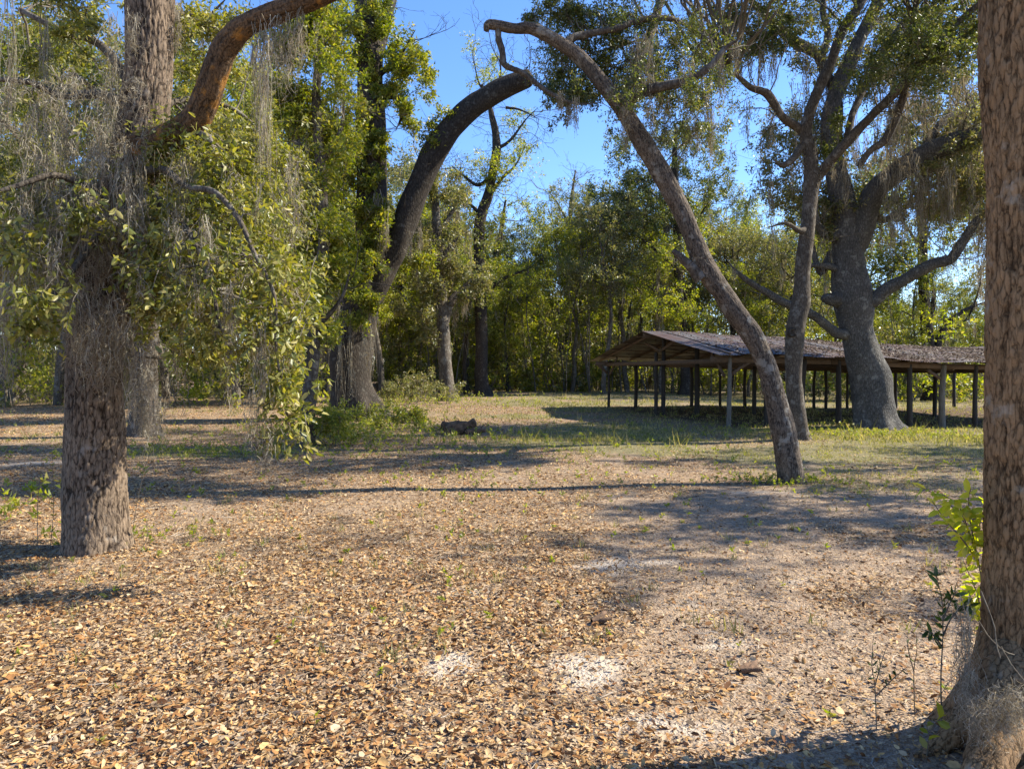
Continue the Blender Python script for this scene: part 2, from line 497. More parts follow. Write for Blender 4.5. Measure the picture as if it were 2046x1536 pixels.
def simple(name, col, rough=.85, var=.25, scale=8, sc=(1, 1, 1), bump=.3, dist=.01):
    m, nt, b = newmat(name)
    n = noise(nt, coords(nt, sc), scale, 5, .6)
    r = ramp(nt, [(.3, tuple(c * (1 - var) for c in col)), (.7, tuple(c * (1 + var) for c in col))])
    nt.links.new(n.outputs['Fac'], r.inputs[0]); nt.links.new(r.outputs[0], b.inputs['Base Color'])
    b.inputs['Roughness'].default_value = rough
    bp = nd(nt, 'ShaderNodeBump'); bp.inputs['Strength'].default_value = bump; bp.inputs['Distance'].default_value = dist
    nt.links.new(n.outputs['Fac'], bp.inputs['Height']); nt.links.new(bp.outputs[0], b.inputs['Normal'])
    return m
M['post'] = simple('weathered_post', (.035, .028, .022), .9, .45, 10, (4, 4, .5), .5)
M['post_grey'] = simple('grey_weathered_post', (.13, .115, .095), .9, .4, 10, (4, 4, .5), .5)
M['timber'] = simple('roof_timber', (.11, .068, .04), .9, .4, 9, (1, 1, 4), .4)
M['rotten'] = simple('rotten_wood', (.12, .07, .04), .95, .6, 9, (1, 1, 1), .8, .03)

def roofmat():
    m, nt, b = newmat('rusty_metal_roof')
    v = coords(nt)
    n = noise(nt, v, 1.6, 6, .65)
    oi = nd(nt, 'ShaderNodeObjectInfo')
    ad = nd(nt, 'ShaderNodeMath', operation='MULTIPLY_ADD'); nt.links.new(oi.outputs['Random'], ad.inputs[0]); ad.inputs[1].default_value = .22; nt.links.new(n.outputs['Fac'], ad.inputs[2])
    r = ramp(nt, [(.38, (.13, .125, .12)), (.50, (.10, .08, .065)), (.66, (.10, .055, .034)), (.8, (.06, .035, .024))])
    nt.links.new(ad.outputs[0], r.inputs[0]); nt.links.new(r.outputs[0], b.inputs['Base Color'])
    b.inputs['Metallic'].default_value = .25; b.inputs['Roughness'].default_value = .55
    return m
M['roof'] = roofmat()

def littermat(name, cols, rough=.75, trans=.12):
    m, nt, b = newmat(name)
    n = len(cols)
    r = ramp(nt, [(i / (n - 1), c) for i, c in enumerate(cols)])
    nt.links.new(attr(nt, 'rnd').outputs['Fac'], r.inputs[0])
    nz = noise(nt, coords(nt), 60, 3)
    vr = ramp(nt, [(.3, (.75, .75, .75)), (.7, (1.15, 1.12, 1.1))]); nt.links.new(nz.outputs['Fac'], vr.inputs[0])
    col = mix(nt, 1.0, r.outputs[0], vr.outputs[0], 'MULTIPLY')
    nt.links.new(col, b.inputs['Base Color']); b.inputs['Roughness'].default_value = rough; b.inputs['Specular IOR Level'].default_value = .25
    tr = nd(nt, 'ShaderNodeBsdfTranslucent'); nt.links.new(col, tr.inputs['Color'])
    ms = nd(nt, 'ShaderNodeMixShader'); ms.inputs[0].default_value = trans
    nt.links.new(b.outputs[0], ms.inputs[1]); nt.links.new(tr.outputs[0], ms.inputs[2])
    nt.links.new(ms.outputs[0], nt.nodes['Material Output'].inputs[0])
    return m
M['litter'] = littermat('dry_leaf', [(.07, .03, .014), (.17, .075, .026), (.30, .145, .05), (.40, .215, .075), (.47, .285, .11), (.53, .36, .17), (.50, .38, .24), (.13, .075, .04)])
M['stick'] = littermat('dead_stick', [(.2, .16, .12), (.36, .31, .25), (.48, .43, .36)], .9, 0)
M['grass'] = leafmat('grass_blade', [(.12, .125, .045), (.18, .175, .065), (.29, .245, .115), (.42, .34, .20)], .4, rough=.6, clump=.5, spec=.2)

def groundmat():
    m, nt, b = newmat('forest_floor')
    v = coords(nt)
    # fine litter: small tan and brown flecks on brown duff
    vo = nd(nt, 'ShaderNodeTexVoronoi', feature='F1'); vo.inputs['Scale'].default_value = 34
    wn = noise(nt, v, 9, 3); vv = mix(nt, .25, v, wn.outputs['Color'], 'ADD'); nt.links.new(vv, vo.inputs['Vector'])
    sepc = nd(nt, 'ShaderNodeSeparateColor'); nt.links.new(vo.outputs['Color'], sepc.inputs[0])
    r1 = ramp(nt, [(0, (.04, .024, .014)), (.25, (.11, .062, .03)), (.55, (.25, .15, .075)), (.85, (.42, .28, .15)), (1, (.50, .38, .25))])
    nt.links.new(sepc.outputs[0], r1.inputs[0])
    vo2 = nd(nt, 'ShaderNodeTexVoronoi', feature='F1'); vo2.inputs['Scale'].default_value = 110; nt.links.new(vv, vo2.inputs['Vector'])
    sep2 = nd(nt, 'ShaderNodeSeparateColor'); nt.links.new(vo2.outputs['Color'], sep2.inputs[0])
    r2 = ramp(nt, [(0, (.09, .06, .04)), (.5, (.22, .165, .12)), (1, (.42, .35, .28))]); nt.links.new(sep2.outputs[0], r2.inputs[0])
    # pinkish dirt
    dirt = mix(nt, .25, mix(nt, .45, r2.outputs[0], r1.outputs[0]), (.34, .25, .175))
    lit = mix(nt, .35, r1.outputs[0], r2.outputs[0])
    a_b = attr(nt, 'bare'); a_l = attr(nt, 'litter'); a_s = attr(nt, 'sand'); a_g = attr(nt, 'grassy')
    n4 = noise(nt, v, 5, 5, .65)
    def mask(a, lo, hi):
        mm = nd(nt, 'ShaderNodeMath', operation='MULTIPLY_ADD'); nt.links.new(n4.outputs['Fac'], mm.inputs[0]); mm.inputs[1].default_value = .8
        nt.links.new(a.outputs['Fac'], mm.inputs[2])
        r = ramp(nt, [(lo, (0, 0, 0)), (hi, (1, 1, 1))]); nt.links.new(mm.outputs[0], r.inputs[0]); return r.outputs[0]
    col = mix(nt, mask(a_l, .65, .95), dirt, lit)
    sandc = mix(nt, .4, (.50, .42, .33), r2.outputs[0])
    col = mix(nt, mask(a_s, .7, 1.25), col, sandc)
    ng = noise(nt, v, 30, 4, .7)
    gr = ramp(nt, [(.3, (.095, .078, .045)), (.5, (.17, .15, .075)), (.7, (.32, .25, .15))]); nt.links.new(ng.outputs['Fac'], gr.inputs[0])
    col = mix(nt, mask(a_g, .75, 1.0), col, gr.outputs[0])
    col = mix(nt, a_b.outputs['Fac'], col, mix(nt, .3, (.055, .042, .032), r1.outputs[0]))  # bare soil under the shed, darkened to put the roof's shade into the colour
    nt.links.new(col, b.inputs['Base Color']); b.inputs['Roughness'].default_value = .95; b.inputs['Specular IOR Level'].default_value = .1
    bp = nd(nt, 'ShaderNodeBump'); bp.inputs['Strength'].default_value = .9; bp.inputs['Distance'].default_value = .025
    hh = mix(nt, .5, vo.outputs['Distance'], n4.outputs['Fac'])
    nt.links.new(hh, bp.inputs['Height']); nt.links.new(bp.outputs[0], b.inputs['Normal'])
    return m

# ------------------------------------------------------------------ the ground
def m_sand(x, y):
    s = 0
    for px, py, rx, ry in ((1090, 1335, .42, .30), (905, 1335, .16, .25), (1440, 1285, .35, .12), (1350, 1205, .35, .15), (1420, 1450, .5, .16),
                           (960, 1180, .5, .25), (1250, 1130, .9, .3), (1500, 990, 1.2, .4), (60, 925, .8, .5), (1600, 1150, .6, .3)):
        q = G(px, py)
        s = np.maximum(s, (1.0 if py > 1300 else .75) * np.exp(-(((x - q[0]) / rx) ** 2 + ((y - q[1]) / ry) ** 2) * .8))
    return s * np.clip(.50 + .75 * vnoise(x * 2.2, y * 2.2, s=61) + .35 * vnoise(x * 6, y * 6, s=62), 0, 1)
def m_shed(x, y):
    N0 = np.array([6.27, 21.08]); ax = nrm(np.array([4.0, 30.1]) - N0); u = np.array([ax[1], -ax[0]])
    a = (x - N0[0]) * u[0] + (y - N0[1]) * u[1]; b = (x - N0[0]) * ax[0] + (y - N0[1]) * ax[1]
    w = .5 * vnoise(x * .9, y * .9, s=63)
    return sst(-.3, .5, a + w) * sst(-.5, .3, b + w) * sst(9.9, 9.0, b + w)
def m_grass(x, y):
    g = sst(12.2, 15.5, y + .12 * x + .8 * vnoise(x * .5, y * .5, s=21)) * (.35 + .75 * sst(-3, 3, x))
    g = g * (.62 + .6 * vnoise(x * .35, y * .6, s=22) + .25 * vnoise(x * 1.3, y * 1.3, s=23))
    g = g * (1 - .85 * m_shed(x, y))
    q = G(400, 905)
    g = np.maximum(g, .9 * np.exp(-(((x - q[0]) / 2.2) ** 2 + ((y - q[1]) / .9) ** 2)))
    g = np.maximum(g, .45 * sst(8.5, 10.5, y) * sst(2.8, 4.5, x))
    return np.clip(g, 0, 1)
def m_litter(x, y):
    l = .62 + .55 * vnoise(x * .55, y * .55, s=31) + .40 * vnoise(x * 2.1, y * 2.1, s=32)
    l = l + .40 * sst(1.8, -1.6, x - (y - 3) * .12 + .9 * vnoise(x * .8, y * .8, s=34)) - .20 * sst(-.8, 2.0, x + .9 * vnoise(x * .7, y * .7, s=33)) * sst(11, 6, y)
    l = l * (1 - .75 * m_sand(x, y)) * (1 - .5 * m_grass(x, y))
    q = G(1650, 1200)
    l = l + .4 * np.exp(-(((x - q[0]) / .5) ** 2 + ((y - q[1]) / .35) ** 2))
    return np.clip(l, 0, 1.1)

def build_ground():
    def axis(lo, hi, fine, g):
        pos = [0.0]; s = fine
        while pos[-1] < hi: pos.append(pos[-1] + s); s *= g
        return np.array(pos)
    a = axis(0, 260, .09, 1.048)
    xs = np.concatenate([-a[::-1][:-1], a])
    b = axis(0, 300, .06, 1.03); bn = axis(0, 60, .09, 1.12)
    ys = np.concatenate([1.8 - bn[::-1][:-1], 1.8 + b])
    X, Y = np.meshgrid(xs, ys)
    Z = zg(X, Y)
    near = sst(16, 8, np.hypot(X, Y))
    Z = Z + near * (.008 * vnoise(X * 7, Y * 7, s=41) + .004 * vnoise(X * 19, Y * 19, s=42))
    ny, nx = X.shape
    i = np.arange(ny - 1)[:, None] * nx; j = np.arange(nx - 1)[None]
    F = np.stack([i + j, i + j + 1, i + nx + j + 1, i + nx + j], -1).reshape(-1, 4)
    mb = MB(); mb.add(np.stack([X, Y, Z], -1), F)
    me = mb.mesh('ground', groundmat())
    for nm, fn in (('litter', m_litter), ('sand', m_sand), ('grassy', m_grass), ('bare', m_shed)):  # 'bare' marks the shed footprint: bare soil with painted roof shade
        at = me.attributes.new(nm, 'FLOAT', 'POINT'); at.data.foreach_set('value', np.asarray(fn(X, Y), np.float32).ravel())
    o = link('ground', me); tag(o, kind='structure'); return o
ground = build_ground()

def scatter(n, dmin, dmax, dens, power=1.0, margin=.75):
    """points on the ground inside the view wedge, thinned by dens(x, y)"""
    d = dmin + (dmax - dmin) * rng.random(n) ** power
    x = d * rng.uniform(-margin, margin, n)
    keep = rng.random(n) < dens(x, d)
    return x[keep], d[keep]

def litter_arrays(x, y, Lm, near):
    N = len(x)
    z = zg(x, y) + rng.uniform(.003, .028 if near else .02, N)
    ang = rng.random(N) * 2 * math.pi; tilt = rng.normal(0, .28, N)
    A = np.stack([np.cos(ang) * np.cos(tilt), np.sin(ang) * np.cos(tilt), np.sin(tilt)], -1)
    roll = rng.normal(0, .6, N)
    S0 = nrm(np.cross(A, np.array([0, 0, 1.]))); U0 = np.cross(S0, A)
    S = S0 * np.cos(roll)[:, None] + U0 * np.sin(roll)[:, None]; U = np.cross(S, A)
    L = Lm * rng.uniform(.45, 1.15, N) * (1 + .6 * rng.random(N) ** 6)
    return np.stack([x, y, z], -1), A, S, U, L[:, None]

def litter_shape(X, A, S, U, L):
    N = len(X)
    wd = L * rng.uniform(.10, .30, (N, 1)); cup = wd * rng.uniform(-.6, .8, (N, 1)); bend = L * rng.uniform(-.08, .22, (N, 1))
    X = X - A * L * .5
    k1, k2, k3, k4 = (rng.uniform(.55, 1.15, (N, 1)) for _ in range(4))
    V = np.stack([X, X + A * L * .3 + S * wd * k1 + U * cup, X + A * L * .7 + S * wd * k2 + U * (cup + bend * .5), X + A * L + U * bend,
                  X + A * L * .72 - S * wd * k3 + U * (cup * .8 + bend * .5), X + A * L * .28 - S * wd * k4 + U * cup], 1)
    return V
LF = np.array([[0, 1, 2, 3], [0, 3, 4, 5]])

def build_litter():
    mb = MB()
    dens = lambda x, y: np.clip(m_litter(x, y) ** 1.3, .22, 1)
    x, y = scatter(66000, 1.8, 6.6, lambda x, y: dens(x, y) * (1 - sst(4.8, 6.6, y)), 1.1)
    V = litter_shape(*litter_arrays(x, y, .039, True)); N = len(V)
    rn = np.clip(rng.random(N), 0, 1)
    # nearest leaves stand as pieces of their own under the ground
    order = np.argsort(np.where((y > 2.55) & (np.abs(x) < .69 * y), y, 99) + rng.random(N) * .4)[:290]
    sel = np.zeros(N, bool); sel[order] = True
    F = (np.arange((~sel).sum())[:, None, None] * 6 + LF[None]).reshape(-1, 4)
    mb.add(V[~sel], F, 0, np.repeat(rn[~sel], 2))
    for k in order:
        one = MB(); c = V[k].mean(0); one.add(V[k] - c, LF, 0, rn[k])
        me = one.mesh('fallen_leaf', M['litter'], True)
        lo = bpy.data.objects.new('fallen_leaf', me); C.objects.link(lo); lo.parent = ground; lo.location = c
    # mid and far leaves
    x, y = scatter(215000, 4.6, 32, lambda x, y: sst(4.6, 6.6, y) * np.clip(m_litter(x, y) ** 1.3, .2, 1) * np.clip(1.1 - m_grass(x, y) * .9, .15, 1), 1.55, .76)
    X, A, S, U, L = litter_arrays(x, y, .041, False); L = L * (1 + .025 * (y[:, None] - 5)); wd = L * .24
    cup = L * rng.uniform(-.05, .12, (len(x), 1))
    V = np.stack([X - A * L * .5 + S * wd * .5, X + A * L * .5 + S * wd * .4 + U * cup, X + A * L * .1 - S * wd * 1.3], 1)
    mb.add(V, np.arange(len(x) * 3).reshape(-1, 3), 0, rng.random(len(x)))
    # tiny fragments between the leaves in the foreground
    x, y = scatter(90000, 1.8, 10, lambda x, y: 1 - sst(7.5, 10, y), 1.15)
    X, A, S, U, L = litter_arrays(x, y, .019, False); wd = L * .25; X[:, 2] -= .008
    V = np.stack([X - A * L * .5, X + S * wd * 1.4, X + A * L * .5 - S * wd * .5], 1)
    mb.add(V, np.arange(len(x) * 3).reshape(-1, 3), 0, rng.random(len(x)))
    o = mb.build('leaf_litter', M['litter'])
    tag(o, 'tan and orange fallen oak leaves strewn over the clearing floor', 'leaf litter', kind='stuff')
    mb = MB()
    x, y = scatter(2600, 1.9, 14, lambda x, y: np.full(np.shape(x), 1.0), 1.1)
    z = zg(x, y) + .014
    ang = rng.random(len(x)) * 2 * math.pi
    Q = walk(np.stack([x, y, z], -1), np.stack([np.cos(ang), np.sin(ang), np.zeros(len(x))], -1), rng.uniform(.04, .22, len(x)), 5, .22)
    Q[..., 2] = zg(Q[..., 0], Q[..., 1]) + rng.uniform(.006, .022, Q.shape[:2])
    ribbons(mb, Q, np.broadcast_to(rng.uniform(.001, .003, (len(x), 1)), Q.shape[:2]) * np.linspace(1, .5, 5), 0)
    o = mb.build('twig_litter', M['stick']); tag(o, 'pale dead twigs scattered among the fallen leaves', 'twigs', kind='stuff')

def build_grass():
    mb = MB()
    def tufts(n, dmin, dmax, hgt, wdt, dens, per, spread):
        x, y = scatter(n, dmin, dmax, dens, 1.3, .78)
        x = np.repeat(x, per) + rng.normal(0, spread, len(x) * per); y = np.repeat(y, per) + rng.normal(0, spread, len(y) * per)
        N = len(x); B = np.stack([x, y, zg(x, y)], -1)
        a = rng.random(N) * 2 * math.pi; S = np.stack([np.cos(a), np.sin(a), 0 * a], -1) * (wdt * rng.uniform(.6, 1.3, N))[:, None]
        lean = rng.normal(0, .45, (N, 3)); lean[:, 2] = 1; h = (hgt * rng.uniform(.4, 1.3, N))[:, None]
        Tp = B + nrm(lean) * h
        V = np.stack([B - S, B + S, Tp], 1)
        mb.add(V, np.arange(N * 3).reshape(-1, 3), 0, rng.random(N))
    gd = lambda x, y: np.clip(m_grass(x, y) - .08, 0, 1)
    tufts(12000, 8.5, 20, .055, .006, gd, 9, .05)
    tufts(16000, 17, 45, .09, .014, gd, 7, .10)
    tufts(260, 4, 20, .10, .005, lambda x, y: np.full(np.shape(x), .8), 10, .03)
    tufts(500, 16, 40, .35, .01, gd, 10, .08)
    o = mb.build('grass', M['grass'], smooth=False)
    tag(o, 'thin green and straw coloured grass in the shade beyond the fallen leaves', 'grass', kind='stuff')
    mb = MB()      # low weeds and sprouts
    def weeds(x, y, h, L, n):
        k = len(x)
        O = np.stack([x, y, zg(x, y)], -1)
        Q = walk(O, np.tile([0, 0, 1.], (k, 1)) + rng.normal(0, .4, (k, 3)), h * rng.uniform(.5, 1.3, k), 4, .25)
        btubes(mb, Q, np.full(Q.shape[:2], .0018), 3, 1)
        pos, t = along(Q, n, .3, 1)
        leaves(mb, pos, fork(t, 1.1), L * rng.uniform(.6, 1.2, len(pos)), .5, 0, tri=True)
    x, y = scatter(420, 3, 16, lambda x, y: .35 + .65 * m_grass(x, y)); weeds(x, y, .09, .035, 7)
    x, y = scatter(1600, 11, 34, lambda x, y: .1 + .9 * m_grass(x, y) * (vnoise(x * .8, y * .8, s=77) > .1)); weeds(x, y, .22, .06, 10)
    for px, py, rx, ry, n, h in ((400, 905, 1.8, .6, 420, .16), (1580, 965, .5, .22, 110, .14), (1750, 868, 1.5, .5, 260, .14), (700, 860, 1.6, .9, 220, .3),
                                 (290, 1085, .45, .2, 30, .16), (1560, 855, 2.0, .5, 150, .13), (770, 880, 2, 1.2, 160, .22), (1290, 1050, 4, 1.5, 60, .08),
                                 (850, 810, 3, 2.5, 300, .6), (60, 1010, .5, 1.2, 60, .25), (930, 960, 2.2, 1.0, 120, .10), (1040, 900, 2.5, 1.4, 160, .14)):
        q = G(px, py); x = q[0] + rng.normal(0, rx, n); y = q[1] + rng.normal(0, ry, n); weeds(x, y, h, .045 if h < .2 else .075, 9)
    o = mb.build('weeds', [M['light_leaf'], M['twig']]); tag(o, 'low green weeds and seedlings dotted over the ground', 'weeds', kind='stuff')

# ------------------------------------------------------------------ tree machinery
def limbpts(spec, d):
    """spec rows: (px, py, radius px, depth offset) -> world points and radii"""
    pts, rad = [], []
    for row in spec:
        dd = d + (row[3] if len(row) > 3 else 0)
        pts.append(P(row[0], row[1], dd)); rad.append(row[2] / FPX * dd)
    return pts, rad

def clusters(mb, limbs, cl, leafL, n_sub=8, n_tw=5, n_lf=11, wid=.42, near=False, droop=.1, twr=.006, mat_leaf=0, mat_tw=1, k_dens=1.0, flat=0.0, far=False, tri=False):
    """foliage sprays: a branch from the nearest limb to each centre, forks, twigs, leaves.  cl rows: (centre, radius, squash)"""
    if not cl: return np.zeros((0, 3)), None
    LP = np.concatenate(limbs)
    Cc = np.array([c[0] for c in cl]); R = np.array([c[1] for c in cl]); Sq = np.array([c[2] for c in cl])
    O = np.zeros_like(Cc)
    for i, c in enumerate(Cc):
        dv = LP - c; dd = np.linalg.norm(dv * np.array([1, 1, .8]), axis=1) + .35 * np.maximum(dv[:, 2], 0)
        O[i] = LP[np.argmin(dd + rng.random(len(dd)) * .3)]
    m = 8; t = np.linspace(0, 1, m)[None, :, None]
    dist = np.linalg.norm(Cc - O, axis=1)
    midp = (O + Cc) / 2 + rng.normal(size=O.shape) * dist[:, None] * .14 + np.array([0, 0, .10]) * dist[:, None]
    Q = O[:, None] * (1 - t) ** 2 + midp[:, None] * 2 * t * (1 - t) + Cc[:, None] * t ** 2
    wob = rng.normal(size=Q.shape) * (dist * .022)[:, None, None]; wob[:, 0] = 0
    Q = Q + wob
    r0 = np.clip(.005 + dist * .007 + R * .006, .005, .032 if not far else .05)
    btubes(mb, Q, r0[:, None] * np.linspace(1, .35, m)[None], 3 if far else 5, mat_tw)
    pos, tan = along(Q, n_sub, .45, 1.0)
    RR = np.repeat(R, n_sub); CC = np.repeat(Cc, n_sub, 0); SQ = np.repeat(Sq, n_sub)
    tgt = rng.normal(size=pos.shape) * np.array([.72, .72, .62]) * RR[:, None]; tgt[:, 2] *= SQ
    D = CC + tgt - pos; L = np.linalg.norm(D, axis=1)
    Q2 = walk(pos, D, L, 5, .22, -droop * .25); q2r = (np.repeat(r0, n_sub) * .38)[:, None] * np.linspace(1, .3, 5)[None]
    if far: ribbons(mb, Q2, q2r, mat_tw)
    else: btubes(mb, Q2, q2r, 3, mat_tw)
    pos2, tan2 = along(Q2, n_tw, .35, 1.0)
    R3 = np.repeat(RR, n_tw)
    D3 = nrm(fork(tan2, .8) + rng.normal(size=tan2.shape) * .3)
    Q3 = walk(pos2, D3, R3 * rng.uniform(.2, .5, len(R3)), 4, .25, -droop * .5)
    if not far: ribbons(mb, Q3, np.full(Q3.shape[:2], twr) * np.linspace(1, .4, 4)[None] * np.clip(R3 / .9, .35, 1.5)[:, None], mat_tw)
    nl = max(1, int(n_lf * k_dens))
    pos3, tan3 = along(Q3, nl, .15, 1.0)
    A = fork(tan3, .95)
    jitter = rng.normal(size=pos3.shape) * leafL * .6
    leaves(mb, pos3 + jitter, A, leafL * rng.uniform(.6, 1.25, len(pos3)), wid, mat_leaf, near, droop, flat, far or tri)
    return np.concatenate([pos, pos2]), Q

def field(cx, cy, rx, ry, d0, d1, n, rpx, sq=.75):
    """n cluster centres inside a pixel ellipse at depths d0..d1"""
    out = []
    for _ in range(n):
        a = rng.random() * 2 * math.pi; r = math.sqrt(rng.random())
        d = rng.uniform(d0, d1)
        out.append((P(cx + rx * r * math.cos(a), cy + ry * r * math.sin(a), d), rpx * rng.uniform(.7, 1.3) / FPX * d, sq))
    return out

def pt(px, py, d, rpx, sq=.75): return (P(px, py, d), rpx / FPX * d, sq)

def addmoss(parent, X, L, Wd, strands=20, thick=.004, split=0, name='spanish_moss'):
    """moss clumps; the first `split` (largest) each as a part, the rest joined"""
    X = np.asarray(X); L = np.broadcast_to(L, (len(X),)).copy(); Wd = np.broadcast_to(Wd, (len(X),)).copy()
    o = np.argsort(-L); X, L, Wd = X[o], L[o], Wd[o]
    for k in range(min(split, len(X))):
        mb = MB(); moss(mb, X[k:k + 1], L[k:k + 1], Wd[k:k + 1], strands, thick); mb.build(name, M['moss'], parent)
    if len(X) > split:
        mb = MB(); moss(mb, X[split:], L[split:], Wd[split:], strands, thick); ob = mb.build(name, M['moss'], parent)
        if len(X) - split > 12: ob['kind'] = 'stuff'

def tree(name, label, base, d, trunk, limbs=(), bark='bark', flare=(.9, .45, 5, 1.0), k=20, cat='tree', group=None, step=.12, knob=.10, barkg=None, limb_k=12, bark_limb=None, origin=None, bare=0, bare_trunk=True):
    loc = origin if origin is not None else G(*base)
    t = thing(name, loc, label, cat, group)
    pts, rad = limbpts(trunk, d)
    pts[0][2] = zg(pts[0][0], pts[0][1]) - .12
    mb = MB(); c, r = tube(mb, pts, rad, k, step, knob, seed=len(bpy.data.objects) % 97, bark=barkg, flare=flare)
    mb.build('trunk', M[bark], t)
    cl = [c]
    for i, sp in enumerate(limbs):
        p2, r2 = limbpts(sp, d)
        if sp[-1][2] <= 5.5: r2[-1] *= .22; r2[-2] *= .75
        mb = MB(); c2, _ = tube(mb, p2, r2, limb_k, step, knob, seed=i + 3, bark=barkg if bark_limb else None)
        mb.build('limb', M[bark_limb or bark], t)
        cl.append(c2)
    if bare:
        mb = MB(); pts_, tn_ = [], []
        for c2 in cl[1:] + ([cl[0][len(cl[0]) // 3:]] if bare_trunk else []):
            if len(c2) < 3: continue
            ln = np.linalg.norm(c2[-1] - c2[0]); n = int(bare * max(2, ln * 2.2)); i = rng.integers(len(c2) // 5, len(c2) - 1, n)
            pts_.append(c2[i]); tn_.append(nrm(c2[i + 1] - c2[i]))
        O = np.concatenate(pts_); T = np.concatenate(tn_); D = fork(T, .95); D[:, 2] += .15
        s1 = d / 20
        L = rng.uniform(.5, 1.9, len(O)) * (.55 + .45 * s1)
        Q = walk(O, D, L, 8, .28, .02); r = (L * .0075 + .004)[:, None] * np.linspace(1, .3, 8)
        btubes(mb, Q, r, 3, 0)
        p2, t2 = along(Q, 4, .3, 1); L2 = np.repeat(L, 4) * rng.uniform(.2, .55, len(p2)); Q2 = walk(p2, fork(t2, .8), L2, 4, .36)
        btubes(mb, Q2, (L2 * .005 + .002)[:, None] * np.linspace(1, .3, 4) * (1 + .4 * s1), 3, 0)
        p3, t3 = along(Q2, 3, .3, 1); Q3 = walk(p3, fork(t3, .8), np.repeat(L2, 3) * rng.uniform(.25, .6, len(p3)), 4, .3)
        ribbons(mb, Q3, np.full(Q3.shape[:2], .0022 + .0012 * s1), 0)
        o = mb.build('branches', M[bark_limb or bark], t); o['kind'] = 'stuff'
    return t, cl

# ------------------------------------------------------------------ pavilion (open pole shed)
def box(mb, a, b, w, h, up=(0, 0, 1), jit=.0):
    """a beam of width w and height h from a to b"""
    a = np.asarray(a, float); b = np.asarray(b, float); n = 5
    T = nrm(b - a); S = nrm(np.cross(T, up)); U = np.cross(S, T)
    t = np.linspace(0, 1, n)[:, None]
    ctr = a + (b - a) * t + rng.normal(0, jit, (n, 3))
    c = np.array([[-1, -1], [1, -1], [1, 1], [-1, 1]]) * .5
    V = ctr[:, None] + S * (c[:, :1] * w)[None] + U * (c[:, 1:] * h)[None]
    i = np.arange(n - 1)[:, None] * 4; j = np.arange(4)[None]; j2 = (j + 1) % 4
    F = np.stack([i + j, i + j2, i + 4 + j2, i + 4 + j], -1).reshape(-1, 4)
    mb.add(V, np.vstack([F, [[3, 2, 1, 0]], [[(n - 1) * 4 + q for q in range(4)]]]))

